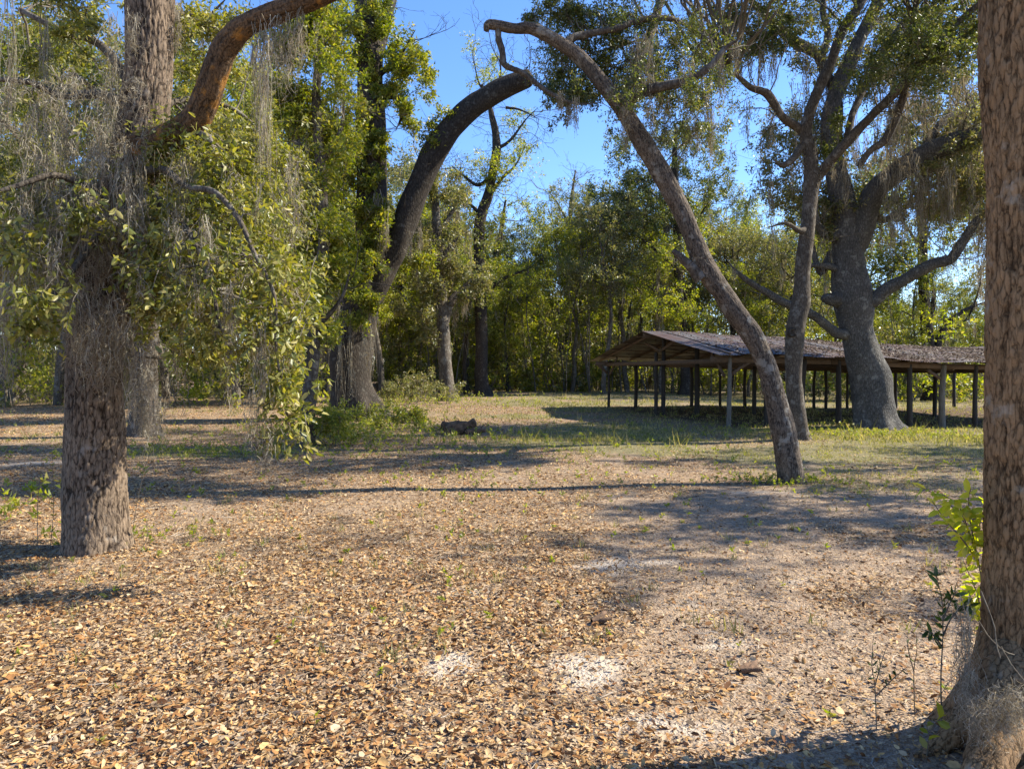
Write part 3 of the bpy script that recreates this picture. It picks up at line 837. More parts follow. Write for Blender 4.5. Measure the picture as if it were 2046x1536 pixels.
def build_pavilion():
    N0 = np.array([6.27, 21.08]); F0 = np.array([4.0, 30.1])
    ax = nrm(F0 - N0); ww = np.linalg.norm(F0 - N0); u = np.array([ax[1], -ax[0]])     # u: along the ridge, to the right
    LEN = 15.5
    t = thing('pole_shed', (*N0, float(zg(*N0))), 'long low open sided pole shed with rusty metal gable roof strewn with leaves', 'shed')
    ez = lambda s: 2.20 - .27 * sst(0, 11, s) + .02 * math.sin(s * 1.7)       # eave underside height
    rz = lambda s: 3.02 - .42 * sst(0, 12, s) + .025 * math.sin(s * 1.3 + 1)
    def pos(s, v): return N0 + u * s + ax * v * ww
    def s_for(px, v):      # distance along the row where a post shows at photo column px
        o = N0 + ax * v * ww; k = (px - 1023) / FPX
        return (k * o[1] - o[0]) / (u[0] - k * u[1])
    rows = ((0.0, [1456, 1532, 1605, 1676, 1818, 1884, 1949, 2030], 'near'), (.5, [1325, 1392, 1507, 1594, 1725, 1868, 1990], 'mid'),
            (1.0, [1216, 1270, 1382, 1439, 1489, 1627, 1650, 1693, 1790, 1907, 1999], 'far'))
    for v, cols, nm in rows:
        for i, px in enumerate(cols):
            s = s_for(px, v); p = pos(s, v); g = float(zg(*p))
            top = (rz(s) if nm == 'mid' else ez(s)) - .10
            mb = MB(); r = {'near': .075, 'mid': .085, 'far': .065}[nm] * rng.uniform(.85, 1.2)
            tube(mb, [(p[0], p[1], g - .15), (p[0] + rng.normal(0, .02), p[1], g + 1), (p[0] + rng.normal(0, .02), p[1] + rng.normal(0, .03), top)], [r * 1.1, r, r * .92], 9, .25, .10, seed=i + 11 * len(nm))
            grey = (nm == 'near' and i in (0, 5))
            o = mb.build('post', M['post_grey' if grey else 'post'], t)
            if grey: tag(o, 'pale grey weathered post of the front row')
    # second post paired with the first ridge post
    p = pos(s_for(1311, .5), .5); mb = MB(); g = float(zg(*p))
    tube(mb, [(p[0], p[1], g - .1), (p[0], p[1], 2.35)], [.07, .065], 9, .3, .08); mb.build('post', M['post'], t)
    ov = .55        # overhang in front of the gable
    for v, z, nm in ((0, ez, 'eave_beam'), (1, ez, 'eave_beam'), (.5, rz, 'ridge_beam')):
        for k in range(4):
            s0, s1 = -ov + (LEN + ov) * k / 4, -ov + (LEN + ov) * (k + 1) / 4 - .004
            a, b = pos(s0, v), pos(s1, v); off = .14 if nm == 'eave_beam' else .05
            mb = MB(); box(mb, (*a, z(s0) - off), (*b, z(s1) - off), .07, .17, jit=.003); mb.build(nm, M['timber'], t)
    for k in range(12):        # rafters in pairs and cross ties
        s = -.2 + k * 1.35
        for side in (0, 1):
            e = pos(s, -.05 if side == 0 else 1.05); r = pos(s, .5)
            mb = MB(); box(mb, (*e, ez(s) - .02), (*r, rz(s) - .02), .045, .10, jit=.003); mb.build('rafter', M['timber'], t)
        if k % 2 == 0:
            a, b = pos(s + .08, 0), pos(s + .08, 1)
            mb = MB(); box(mb, (*a, ez(s) - .20), (*b, ez(s) - .20), .05, .14, jit=.004); mb.build('tie_beam', M['timber'], t)
    def brace(a, za, b, zb):
        mb = MB(); box(mb, (*a, za), (*b, zb), .05, .09, jit=.002); mb.build('brace', M['timber'], t)
    for v, dv in ((.5, .13), (.5, -.13)): brace(pos(.1, v), rz(0) - .62, pos(.1, v + dv), (rz(0) + (ez(0) - rz(0)) * abs(dv) * 2) - .08)
    brace(pos(0, .02), 1.55, pos(0, .10), ez(0) + .06); brace(pos(0, .98), 1.60, pos(0, .90), ez(0) + .06)
    brace(pos(.08, 0), 1.6, pos(.75, 0), ez(.7) - .22); brace(pos(-.05, 1), 1.65, pos(-.5, 1), ez(0) - .16)
    brace(pos(s_for(1884, 0) - .05, 0), 1.45, pos(s_for(1884, 0) - .6, 0), ez(9) - .22)
    for side in (0, 1):        # purlins
        for q in (.12, .37, .62, .87):
            pv = (q * .5) if side == 0 else 1 - q * .5
            f = lambda s: ez(s) + (rz(s) - ez(s)) * q + .045
            for k in range(2):
                s0, s1 = -ov + (LEN + ov) * k / 2, -ov + (LEN + ov) * (k + 1) / 2 - .004
                mb = MB(); box(mb, (*pos(s0, pv), f(s0)), (*pos(s1, pv), f(s1)), .07, .035); mb.build('purlin', M['timber'], t)
    # corrugated sheets, ridge to eave, each laid slightly differently
    nS = 22; wS = (LEN + ov + .1) / nS
    roofP = []
    for side in (0, 1):
        for k in range(nS):
            s0 = -ov - .05 + k * wS; s1 = s0 + wS + .05
            nu, nv = 25, 9
            su = np.linspace(s0, s1, nu)[:, None]; q = np.linspace(-.13 + rng.uniform(-.012, .012), 1.0, nv)[None]      # 0 eave .. 1 ridge
            e = np.array([ez(x) for x in su[:, 0]])[:, None]; r = np.array([rz(x) for x in su[:, 0]])[:, None]
            z = e + (r - e) * q + .075 + .011 * np.sin((su - s0) / wS * 2 * math.pi * 8) + (.012 if k % 2 else 0) + .01 * rng.normal() * (1 - q)
            z = z + .015 * vnoise(su * 2, q * 3 + side * 9, s=50)
            v = q * .5 if side == 0 else 1 - q * .5
            X = N0[0] + u[0] * su + ax[0] * v * ww; Y = N0[1] + u[1] * su + ax[1] * v * ww
            V = np.stack([X + 0 * z, Y + 0 * z, z], -1)
            i = np.arange(nu - 1)[:, None] * nv; j = np.arange(nv - 1)[None]
            F = np.stack([i + j, i + nv + j, i + nv + j + 1, i + j + 1], -1).reshape(-1, 4)
            mb = MB(); mb.add(V, F); mb.build('roof_sheet', M['roof'], t)
    # leaves lying on the roof
    n = 34000; s = rng.uniform(0, LEN, n); q = rng.uniform(-.1, .99, n)
    side = rng.random(n) < .75
    dn = np.clip(sst(.4, 5, s + 3.5 * (q < .35) * 0 + 1.5 * vnoise(s * .9, q * 4, s=51)) * (.65 + .6 * vnoise(s * 1.6, q * 5, s=52)) + .35 * (q < .25), .18, 1)
    kp = rng.random(n) < dn; s, q, side = s[kp], q[kp], side[kp]
    e = np.interp(s, np.linspace(-1, 17, 80), [ez(x) for x in np.linspace(-1, 17, 80)]); r = np.interp(s, np.linspace(-1, 17, 80), [rz(x) for x in np.linspace(-1, 17, 80)])
    v = np.where(side, q * .5, 1 - q * .5)
    X = np.stack([N0[0] + u[0] * s + ax[0] * v * ww, N0[1] + u[1] * s + ax[1] * v * ww, e + (r - e) * q + .10], -1)
    mb = MB(); A = nrm(rng.normal(size=X.shape) * np.array([1, 1, .25])); L = rng.uniform(.05, .11, (len(X), 1))
    S = nrm(np.cross(A, rng.normal(size=A.shape) * .3 + np.array([0, 0, 1.]))) * L * .3
    mb.add(np.stack([X, X + A * L * .5 + S, X + A * L, X + A * L * .5 - S], 1), np.arange(len(X) * 4).reshape(-1, 4), 0, rng.random(len(X)))
    o = mb.build('roof_leaves', M['roof_litter'], t); o['kind'] = 'stuff'
    # a few fallen branches and moss on the roof
    for px, s, q in ((0, 3.1, .93), (0, 5.2, .9), (0, 9.2, .95)):
        p = pos(s, q * .5); z = ez(s) + (rz(s) - ez(s)) * q + .12
        mb = MB(); O = np.tile([p[0], p[1], z], (4, 1)); Q = walk(O, rng.normal(size=(4, 3)) * np.array([1, 1, .25]), np.full(4, .8), 6, .25); btubes(mb, Q, np.full(Q.shape[:2], .014), 4, 0)
        mb.build('fallen_branch', M['twig'], t)
M['roof_litter'] = littermat('roof_leaf', [(.05, .034, .023), (.10, .07, .05), (.15, .11, .08), (.21, .165, .125), (.32, .26, .2)])
build_pavilion()

# ------------------------------------------------------------------ tree 1: big oak on the left
def near_leaf_parts(parent, mb_clusters, n, mat):
    pass

def build_left_oak():
    d = 6.84
    t, cl = tree('oak_tree', 'large live oak at left with plated bark, draped in grey moss and hanging leafy branches', (195, 1095), d,
        [(194, 1108, 60), (191, 1000, 56), (189, 850, 53), (190, 700, 50), (207, 560, 48), (236, 430, 49), (266, 330, 48), (284, 250, 46), (298, 130, 44), (300, 0, 45), (303, -200, 42, .1), (290, -420, 34, .2), (300, -640, 22, .3)],
        [], bark='bark_hero', barkg=(30, 10, .015), flare=(.45, .22, 6, 1.1), k=160, step=[.019] * 10 + [.2] * 3, knob=.045)
    def limb(sp, k=10, barkg=None, mat='bark', step=.08, knob=.1):
        p2, r2 = limbpts(sp, d); mb = MB(); c2, _ = tube(mb, p2, r2, k, step, knob, seed=len(cl) + 3, bark=barkg); mb.build('limb', M[mat], t); cl.append(c2)
    limb([(255, 300, 30, 0), (290, 292, 30, -.15), (335, 278, 28, -.3), (383, 246, 27, -.45), (412, 195, 25, -.55), (432, 135, 24, -.65), (452, 92, 23, -.7), (492, 52, 22, -.8), (560, 22, 21, -.9), (640, -8, 20, -1.0), (760, -70, 16, -1.2), (900, -190, 10, -1.4)],
         80, (30, 13, .008), 'bark_lichen', [.018] * 9 + [.1] * 3, .06)
    limb([(390, 262, 7, -.45), (402, 268, 6, -.5), (418, 276, 6, -.55), (424, 300, 5, -.6), (438, 318, 4.5, -.65), (452, 345, 3, -.7)], 12, None, 'bark', .03)
    limb([(250, 205, 12, 0), (185, 188, 9, -.1), (120, 192, 7, -.2), (60, 165, 6, -.3), (-40, 160, 4, -.4), (-160, 175, 3, -.4)])
    limb([(240, 420, 11, 0), (180, 380, 8, -.3), (110, 350, 6, -.6), (40, 370, 5, -.8), (-60, 400, 4, -1)])
    limb([(230, 440, 12, 0), (190, 480, 9, -.4), (130, 560, 6, -.8), (90, 610, 4, -1)])
    limb([(270, 350, 10, 0), (325, 338, 7.5, -.5), (372, 372, 6.5, -.75), (430, 385, 6, -.9), (478, 440, 5, -1.0), (505, 500, 4.5, -1.1), (548, 590, 3.6, -1.2), (552, 700, 2.6, -1.2), (575, 830, 1.5, -1.2)])
    limb([(262, 370, 12, 0), (320, 400, 9, -.4), (380, 470, 7, -.7), (420, 560, 5, -.9), (440, 660, 3, -1)])
    limb([(285, 250, 8, .1), (345, 205, 6, .5), (400, 200, 5, .9), (470, 220, 4, 1.2), (540, 280, 2, 1.5)])
    limb([(255, 160, 10, .1), (200, 90, 8, .3), (120, 60, 6, .6), (40, 20, 5, .8)])
    limb([(300, 60, 11, .1), (360, 30, 9, .5), (430, 60, 7, .9), (500, 60, 5, 1.2)])
    # high crown beyond the frame
    limb([(300, -300, 22, .2), (180, -420, 16, .4), (20, -520, 10, .8), (-150, -560, 6, 1.0)])
    limb([(300, -350, 22, .2), (430, -480, 16, .6), (600, -560, 10, 1.0), (760, -600, 6, 1.2)])
    mb = MB()
    # near large-leaved hanging sprays
    near = [pt(560, 780, d - 1.2, 60), pt(548, 700, d - 1.2, 75), pt(575, 850, d - 1.2, 45, 1.0), pt(530, 620, d - 1.1, 90), pt(480, 520, d - 1.1, 95), pt(430, 620, d - .9, 90), pt(430, 700, d - .9, 55),
            pt(360, 560, d - .8, 85), pt(330, 620, d - .9, 60), pt(400, 430, d - .8, 95), pt(350, 470, d - .7, 60), pt(500, 430, d - .9, 80), pt(560, 540, d - 1, 65), pt(585, 640, d - 1.1, 50),
            pt(60, 600, d - 1.2, 70), pt(100, 500, d - 1.0, 90), pt(30, 450, d - 1, 80), pt(150, 400, d - .9, 55), pt(275, 545, d - .9, 32), pt(70, 640, d - 1.0, 40),
            pt(470, 350, d - .6, 80), pt(410, 320, d - .5, 60)]
    clusters(mb, cl, near, .072, 8, 5, 6, .44, near=True, droop=.35, twr=.0035)
    # finer foliage behind them
    fine = field(430, 440, 165, 200, d - .5, d + 1.6, 60, 68) + field(40, 400, 120, 170, d - .3, d + 1.6, 24, 70) + field(150, 80, 180, 110, d, d + 1.8, 8, 60) \
        + field(420, 130, 110, 110, d + .4, d + 2, 7, 60) + field(560, 610, 70, 110, d - .5, d + .5, 8, 55) + field(370, 640, 80, 60, d - .3, d + .8, 6, 55)
    fine += field(100, -500, 350, 120, d, d + 2, 12, 110) + field(600, -560, 260, 100, d, d + 2, 12, 110)
    clusters(mb, cl, fine, .05, 8, 6, 15, .46, droop=.25, twr=.003, tri=True)
    mb.build('crown', [M['near_leaf'], M['twig']], t)
    # hero leaves, each its own piece
    LP = np.concatenate(cl)
    spots = [(560, 760), (585, 690), (600, 640), (540, 830), (570, 880), (350, 560), (330, 500), (400, 560), (420, 620), (300, 590), (50, 600), (110, 630), (480, 600), (340, 640), (520, 700), (450, 500), (250, 470), (600, 560), (210, 400), (150, 250)]
    allX, allA, allL = [], [], []
    for px, py in spots:
        mt = MB()
        c = P(px + rng.normal(0, 8), py, d - 1.45); O = c + np.array([rng.normal(0, .05), .25, .22])
        Q = walk(O[None], (c - O)[None] + np.array([[0, 0, -.12]]), np.array([.36]), 5, .12, -.1); btubes(mt, Q, np.array([[.004, .0035, .003, .0025, .0015]]), 4, 0)
        pos, tn = along(Q, 13, .35, 1.0); A = fork(tn, .9)
        allX.append(pos); allA.append(A); allL.append(rng.uniform(.055, .095, len(pos)))
        mt.build('sprig', M['twig'], t)
    X, A, L = np.concatenate(allX), np.concatenate(allA), np.concatenate(allL)
    for i in range(len(X)):
        one = MB(); leaves(one, np.zeros((1, 3)), A[i:i + 1], L[i], .42, 0, True, .35)
        me = one.mesh('leaf', M['near_leaf']); o = bpy.data.objects.new('leaf', me); C.objects.link(o); o.parent = t
        o.location = X[i] - np.array(t['_o'])
    # moss: hung along limbs and trunk
    X, L, W = [], [], []
    def m(px, py, dd, lpx, wpx): X.append(P(px, py, d + dd)); L.append(lpx / FPX * (d + dd)); W.append(wpx / FPX * (d + dd))
    for px, py, dd, l, wd in ((190, 190, -.2, 260, 30), (215, 100, -.3, 190, 22), (225, 20, -.4, 150, 16), (150, 230, -.3, 240, 34), (190, 330, -.5, 220, 34), (120, 300, -.4, 240, 30), (80, 200, -.4, 240, 26), (160, 440, -.6, 260, 34),
                               (150, 540, -.7, 200, 34), (185, 590, -.72, 180, 34), (225, 560, -.7, 220, 30), (240, 600, -.66, 180, 22), (258, 640, -.6, 200, 18), (265, 700, -.7, 150, 12), (120, 560, -.7, 130, 26), (210, 640, -.72, 130, 30),
                               (250, 310, -.6, 220, 24), (280, 300, -.62, 260, 14), (350, 290, -.8, 190, 30), (380, 300, -.6, 100, 18), (330, 20, .1, 110, 14), (352, 0, .0, 120, 12), (515, 40, -.9, 220, 18), (522, 60, -.85, 260, 14), (530, 40, -.95, 330, 12), (556, 30, -1, 130, 18), (575, 20, -1, 170, 18),
                               (600, 10, -1, 130, 12), (18, -40, -.5, 330, 13), (90, 10, -.2, 220, 8), (262, 20, -.45, 90, 10), (415, 430, -1.2, 130, 12), (290, 780, .5, 130, 14), (285, 700, -.9, 150, 22), (320, 790, -.9, 90, 10), (520, 640, -1.3, 180, 12), (505, 760, -1.35, 160, 22),
                               (530, 840, -1.3, 110, 24), (460, 560, -1.3, 120, 10), (60, 420, -.9, 200, 22), (20, 520, -1.0, 200, 26), (100, 420, -.8, 220, 26), (45, 320, -.7, 180, 20), (0, 640, -.8, 140, 26), (340, 430, -.9, 130, 14), (200, 240, -.45, 150, 24), (130, 160, -.3, 160, 22)):
        m(px, py, dd, l, wd)
    addmoss(t, X, L, W, 55, .0026, split=48)
    X, L, W = [], [], []
    for _ in range(200):
        px, py = (rng.uniform(-20, 290), rng.uniform(130, 640)) if rng.random() < .72 else (rng.uniform(290, 600), rng.uniform(300, 720))
        m(px, py, rng.uniform(-1.2, .9), rng.uniform(40, 130), rng.uniform(8, 26))
    addmoss(t, X, L, W, 20, .0032)
    # loose grey tangle clinging to the trunk
    mb = MB(); n = 2600
    a = rng.uniform(math.pi * .95, math.pi * 2.05, n); i = rng.integers(0, len(cl[0]), n)
    pz = cl[0][i]; ok = (pz[:, 2] > 1.45) & (pz[:, 2] < 4.6) & (rng.random(n) < .75)
    O = pz + np.stack([np.cos(a), np.sin(a), 0 * a], -1) * rng.uniform(.25, .36, n)[:, None]; O = O[ok]
    Q = walk(O, rng.normal(size=O.shape) + np.array([0, 0, -.7]), rng.uniform(.06, .22, len(O)), 6, .45, -.15)
    btubes(mb, Q, np.full(Q.shape[:2], .0014), 3, 0); mb.build('spanish_moss', M['moss'], t)['kind'] = 'stuff'
build_left_oak()

# ------------------------------------------------------------------ right foreground trunk and its saplings
def build_right_trunk():
    d = 3.05; R0 = 118
    base = P(2106, 1560, d)
    t, cl = tree('oak_tree', 'rust brown oak trunk cropped by the right edge, its root flare in the foreground', None, d,
        [(2100, 1575, 142), (2098, 1470, 130), (2098, 1350, 121), (2101, 1240, 115), (2105, 1120, 113), (2106, 1000, 114), (2108, 700, 116), (2106, 400, 118), (2100, 150, 120), (2096, -100, 118), (2100, -500, 110), (2090, -1000, 95), (2080, -1600, 70)],
        [], bark='bark_rust', barkg=(40, 12, .015), flare=(.62, .42, 5, .35), k=190, step=[.015] * 9 + [.15] * 4, knob=.04, origin=(base[0], base[1], float(zg(base[0], base[1]))))
    for sp in ([(2020, 1330, 58, .05), (1970, 1370, 42, .02), (1915, 1400, 26, 0), (1865, 1425, 14, -.02), (1815, 1450, 6, -.05)], [(2030, 1400, 60, -.05), (1990, 1480, 48, -.25), (1950, 1570, 34, -.45), (1900, 1680, 20, -.6)]):
        p2, r2 = limbpts(sp, d)
        for q, r, hh in zip(p2, r2, (.34, .17, .06, -.005, -.03)): q[2] = float(zg(q[0], q[1])) + hh
        mb = MB(); tube(mb, p2, r2, 70, .014, .10, bark=(46, 14, .008), seed=4); mb.build('root', M['bark_rust'], t)
    for k, (a, l) in enumerate(((.4, 3.2), (2.3, 3.0), (4.2, 3.4), (5.4, 2.8))):
        b = cl[0][-int(3 + 3 * k)]
        p2 = [b, b + np.array([math.cos(a) * l * .4, math.sin(a) * l * .4, .9]), b + np.array([math.cos(a) * l, math.sin(a) * l, 1.6])]
        mb = MB(); c2, _ = tube(mb, p2, [.11, .08, .04], 10, .15, .1, seed=k); mb.build('limb', M['bark'], t); cl.append(c2)
    top = cl[0][-1]
    cc = [(top + np.array([rng.normal(0, 1.3) + .6, rng.normal(0, 1.2), rng.uniform(-.2, 2.0)]), rng.uniform(.5, .9), .7) for _ in range(16)]
    mb = MB(); clusters(mb, cl[1:] + [cl[0][-8:]], cc, .07, 6, 4, 7, .42); mb.build('crown', [M['oak_leaf'], M['twig']], t)
    # moss and vines at the foot
    X, L, W = [], [], []
    for px, py, dd, l, wd in ((1932, 1180, -.1, 210, 8), (1925, 1240, -.12, 190, 9), (1950, 1385, -.32, 70, 26), (1990, 1375, -.36, 80, 28), (2030, 1365, -.38, 80, 24), (1940, 1330, -.2, 90, 12), (2010, 1410, -.38, 60, 30), (1960, 1430, -.32, 60, 20)):
        X.append(P(px, py, d + dd)); L.append(l / FPX * d); W.append(wd / FPX * d)
    addmoss(t, X, L, np.array(W) * .8, 80, .0011, split=8)
    mb = MB()
    for a, b in (((1955, 1240), (2030, 1330)), ((1960, 1180), (1990, 1300)), ((2000, 1290), (2040, 1370))):
        A_, B_ = P(*a, d - .42), P(*b, d - .40)
        Q = walk(A_[None], (B_ - A_)[None], np.array([np.linalg.norm(B_ - A_)]), 8, .12); btubes(mb, Q, np.full(Q.shape[:2], .0022), 5, 0)
    mb.build('vine_stem', M['twig'], t)

def sapling(name, label, base, stems, mat, leafL, wid, nleaf, leaf_d, thick=.004, cat='sapling', droop=.5, tz=.25, ang=.9):
    """a young plant: stems given as pixel rows (px, py, d), every leaf its own piece"""
    g = P(*base); g[2] = float(zg(g[0], g[1]))
    t = thing(name, g, label, cat)
    cs = []
    for sp in stems:
        pts = [P(a, b, c) for a, b, c in sp]
        if sp[0][:2] == base[:2]: pts[0][2] = float(zg(pts[0][0], pts[0][1])) - .02
        mb = MB(); c, r = tube(mb, pts, np.linspace(thick, thick * .35, len(pts)), 6, .03, .05); cs.append(c); mb.build('stem', M['twig'], t)
    for c, n in zip(cs, nleaf):
        i0 = int(len(c) * tz)
        for k in range(n):
            i = int(i0 + (len(c) - i0 - 1.01) * (k + rng.random() * .5) / n)
            T = nrm(c[i + 1] - c[i]); A = fork(T[None], ang)[0]
            one = MB(); leaves(one, np.zeros((1, 3)), A[None], leafL * rng.uniform(.6, 1.15), wid, 0, True, droop)
            o = bpy.data.objects.new('leaf', one.mesh('leaf', M[mat])); C.objects.link(o); o.parent = t; o.location = c[i] - np.array(t['_o'])

build_right_trunk()
sapling('sapling', 'sunlit yellow green sapling arching out from behind the right trunk', (1965, 1290, 3.35),
        [[(1965, 1290, 3.35), (1962, 1200, 3.33), (1955, 1120, 3.3), (1930, 1050, 3.25), (1890, 1000, 3.2), (1830, 968, 3.15)],
         [(1955, 1120, 3.3), (1935, 1060, 3.2), (1915, 1010, 3.15), (1880, 985, 3.1)], [(1960, 1150, 3.3), (1950, 1090, 3.35), (1960, 1040, 3.4), (1985, 1000, 3.45)],
         [(1958, 1130, 3.3), (1925, 1080, 3.15), (1890, 1040, 3.1), (1862, 1000, 3.05)], [(1964, 1230, 3.34), (1950, 1180, 3.3), (1938, 1150, 3.3), (1925, 1120, 3.3)],
         [(1963, 1250, 3.34), (1945, 1210, 3.3), (1935, 1180, 3.25)], [(1955, 1120, 3.3), (1940, 1050, 3.2), (1935, 1000, 3.15), (1940, 975, 3.1)]],
        'yellow_leaf', .064, .50, [46, 34, 22, 34, 22, 18, 32], 3.2)
sapling('sapling', 'dark green glossy sapling standing against the flared root at right', (1882, 1440, 3.2),
        [[(1882, 1440, 3.2), (1880, 1350, 3.2), (1884, 1270, 3.18), (1882, 1200, 3.15), (1868, 1140, 3.1)], [(1884, 1270, 3.18), (1900, 1235, 3.15), (1925, 1210, 3.12), (1945, 1215, 3.1)],
         [(1882, 1290, 3.18), (1862, 1265, 3.12), (1848, 1258, 3.1)], [(1883, 1240, 3.16), (1900, 1200, 3.12), (1912, 1180, 3.1)]],
        'dark_shrub_leaf', .050, .36, [34, 18, 10, 14], 3.1, droop=.0, tz=.5)
sapling('sapling', 'thin nearly leafless seedling with brown stems left of the right root', (1752, 1425, 3.25),
        [[(1752, 1425, 3.25), (1748, 1370, 3.25), (1742, 1330, 3.22), (1745, 1270, 3.2)], [(1748, 1370, 3.25), (1762, 1320, 3.2), (1772, 1290, 3.2)], [(1750, 1390, 3.25), (1790, 1350, 3.2), (1815, 1330, 3.15)]],
        'dark_shrub_leaf', .035, .34, [12, 7, 9], 3.1, .003, droop=.1, tz=.3)
sapling('sapling', 'tall wiry twig seedling between the dark sapling and the brown seedling', (1828, 1400, 3.35),
        [[(1828, 1400, 3.35), (1826, 1340, 3.35), (1832, 1300, 3.33), (1830, 1262, 3.3)], [(1826, 1340, 3.35), (1815, 1300, 3.3), (1812, 1270, 3.3)]], 'dark_shrub_leaf', .03, .4, [5, 4], 3.1, .003, droop=.1, tz=.3)
sapling('seedling', 'broad pale green leafed seedling in the shade at the foot of the right trunk', (1850, 1500, 2.95),
        [[(1850, 1500, 2.95), (1855, 1465, 2.95), (1848, 1440, 2.95)], [(1855, 1465, 2.95), (1872, 1440, 2.93), (1885, 1430, 2.9)]], 'light_leaf', .06, .55, [4, 4], 3.0, .002, cat='seedling', droop=.0, tz=.4)

# ------------------------------------------------------------------ middle-ground trees
def hang(parent, cl, n, lo, hi, w, thick, strands=20, split=0, below=None, zmin=2.0):
    A_ = np.concatenate(cl); A_ = A_[A_[:, 2] > zmin]
    X = A_[rng.integers(0, len(A_), n)] + rng.normal(size=(n, 3)) * np.array([.12, .12, .03])
    L = rng.uniform(lo, hi, n) * rng.uniform(.5, 1, n)
    addmoss(parent, X, L, w * rng.uniform(.5, 1.2, n), strands, thick, split)

def build_mid_trees():
    # leaning arch tree
    d = 10.9
    t, cl = tree('leaning_oak', 'slender oak leaning left in a long arch in front of the shed', (1582, 965), d,
        [(1584, 972, 25), (1566, 867, 24), (1551, 800, 22), (1533, 735, 19), (1503, 670, 20), (1462, 615, 20), (1408, 530, 20), (1366, 430, 18), (1318, 342, 19), (1277, 272, 17), (1238, 210, 16), (1190, 150, 14.5), (1150, 108, 13.5), (1097, 74, 12), (1060, 57, 11), (1029, 58, 10), (997, 52, 9.5), (976, 50, 9), (971, 62, 5)],
        [[(996, 54, 6), (996, 75, 6), (1003, 103, 6), (1009, 130, 6), (1040, 144, 5), (1063, 160, 5), (1097, 185, 4, -.1), (1149, 207, 3.5, -.2), (1200, 205, 2, -.3)],
         [(1238, 212, 13), (1265, 196, 12, -.1), (1303, 178, 10, -.2), (1369, 162, 8, -.3), (1413, 138, 7, -.4), (1448, 98, 6, -.4), (1476, 79, 4, -.5)],
         [(1128, 92, 9), (1150, 74, 7, .1), (1230, 58, 6, .2), (1281, 40, 6, .3), (1334, 37, 5, .4), (1369, 50, 4, .5), (1421, 80, 3, .6)],
         [(1402, 556, 15), (1384, 536, 11), (1362, 516, 8), (1345, 500, 5.6)],
         [(1242, 215, 11, .05), (1275, 130, 9, .4), (1310, 40, 8, .8), (1335, -60, 7, 1.2), (1380, -180, 6, 1.7), (1430, -330, 4, 2.2)],
         [(1330, -50, 6, 1.2), (1270, -120, 5, 1.4), (1220, -220, 4, 1.8)], [(1350, -110, 6, 1.4), (1450, -180, 5, 1.4), (1540, -230, 4, 1.6)]],
        bark='bark_lean', barkg=(36, 14, .007), bark_limb='bark', k=90, step=.024, flare=(.35, .35, 5, .5), knob=.09, bare=.7, bare_trunk=False)
    mb = MB()
    cc = field(1260, 95, 200, 95, d + .2, d + 1.6, 38, 58) + field(1150, 185, 60, 40, d - .3, d + .5, 8, 24) + field(1080, 25, 70, 22, d - .1, d + .5, 4, 20) + field(1340, 190, 110, 90, d - .8, d + 1.0, 13, 52) + field(1360, -240, 270, 170, d - .5, d + 4, 42, 80)
    clusters(mb, cl, cc, .05, 8, 6, 15, .44, droop=.1, twr=.004, tri=True)
    mb.build('crown', [M['oak_dark'], M['twig']], t)
    X, L, W = [], [], []
    for px, py, l, wd in ((1285, 60, 110, 20), (1300, 65, 130, 16), (1270, 70, 90, 12), (1370, 120, 90, 14), (1415, 140, 130, 16), (1420, 200, 110, 8), (1390, 180, 110, 18), (1330, 185, 90, 20), (1300, 190, 100, 16), (1150, 190, 60, 5), (1136, 205, 40, 4), (1470, 85, 60, 6), (1250, 200, 60, 16), (1440, 110, 90, 8), (1120, 180, 40, 4), (1250, 250, 50, 6)):
        X.append(P(px, py, d - .2 + rng.normal(0, .15))); L.append(l * 1.15 / FPX * d); W.append(wd / FPX * d)
    addmoss(t, X, L, W, 55, .0035, split=16)

    # forked tree between the leaning oak and the big oak
    d = 17.07
    t, cl = tree('forked_oak', 'slim oak forking high, standing between the leaning oak and the big grey oak', (1595, 880), d,
        [(1600, 884, 20), (1590, 800, 17), (1586, 740, 16), (1589, 665, 18), (1601, 600, 16), (1606, 525, 15), (1616, 430, 14), (1621, 363, 15), (1618, 307, 12), (1609, 263, 11), (1618, 225, 11), (1637, 175, 11), (1662, 123, 10), (1683, 62, 10), (1714, 16, 9), (1745, -40, 8, .3), (1790, -140, 6, .6)],
        [[(1607, 268, 8), (1597, 258, 8), (1562, 232, 8, -.3), (1535, 190, 8, -.5), (1500, 175, 6, -.8), (1474, 153, 5, -1), (1443, 136, 4, -1.2)],
         [(1622, 370, 11), (1640, 345, 10), (1676, 302, 10, -.3), (1733, 241, 9, -.6), (1807, 166, 9, -1), (1851, 110, 8, -1.4), (1912, 48, 7, -1.8), (1968, -2, 6, -2.1), (2060, -80, 4, -2.6)],
         [(1690, 292, 6, -.3), (1700, 240, 7, -.2), (1711, 210, 7, 0), (1750, 131, 7, .4), (1785, 74, 7, .8), (1833, 9, 6, 1.2), (1880, -60, 4, 1.6)],
         [(1621, 363, 7), (1627, 335, 8), (1624, 300, 8), (1606, 290, 7), (1580, 322, 7, -.3), (1560, 330, 6, -.4), (1545, 318, 4, -.5)],
         [(1614, 440, 5), (1600, 462, 6, -.2), (1570, 446, 5, -.4), (1535, 455, 3, -.6)],
         [(1715, 333, 6, -.5), (1740, 300, 7, -.6), (1768, 280, 8, -.7), (1795, 225, 8, -.8), (1815, 150, 7, -1), (1820, 60, 6, -1.2), (1822, 24, 3, -1.3)]],
        bark='bark', k=24, step=.10, flare=(.5, .35, 5, .2), knob=.10, bare=1.2)
    mk = MB(); c = P(1583, 664, d - .17)
    th = np.arange(12) / 12 * 2 * math.pi
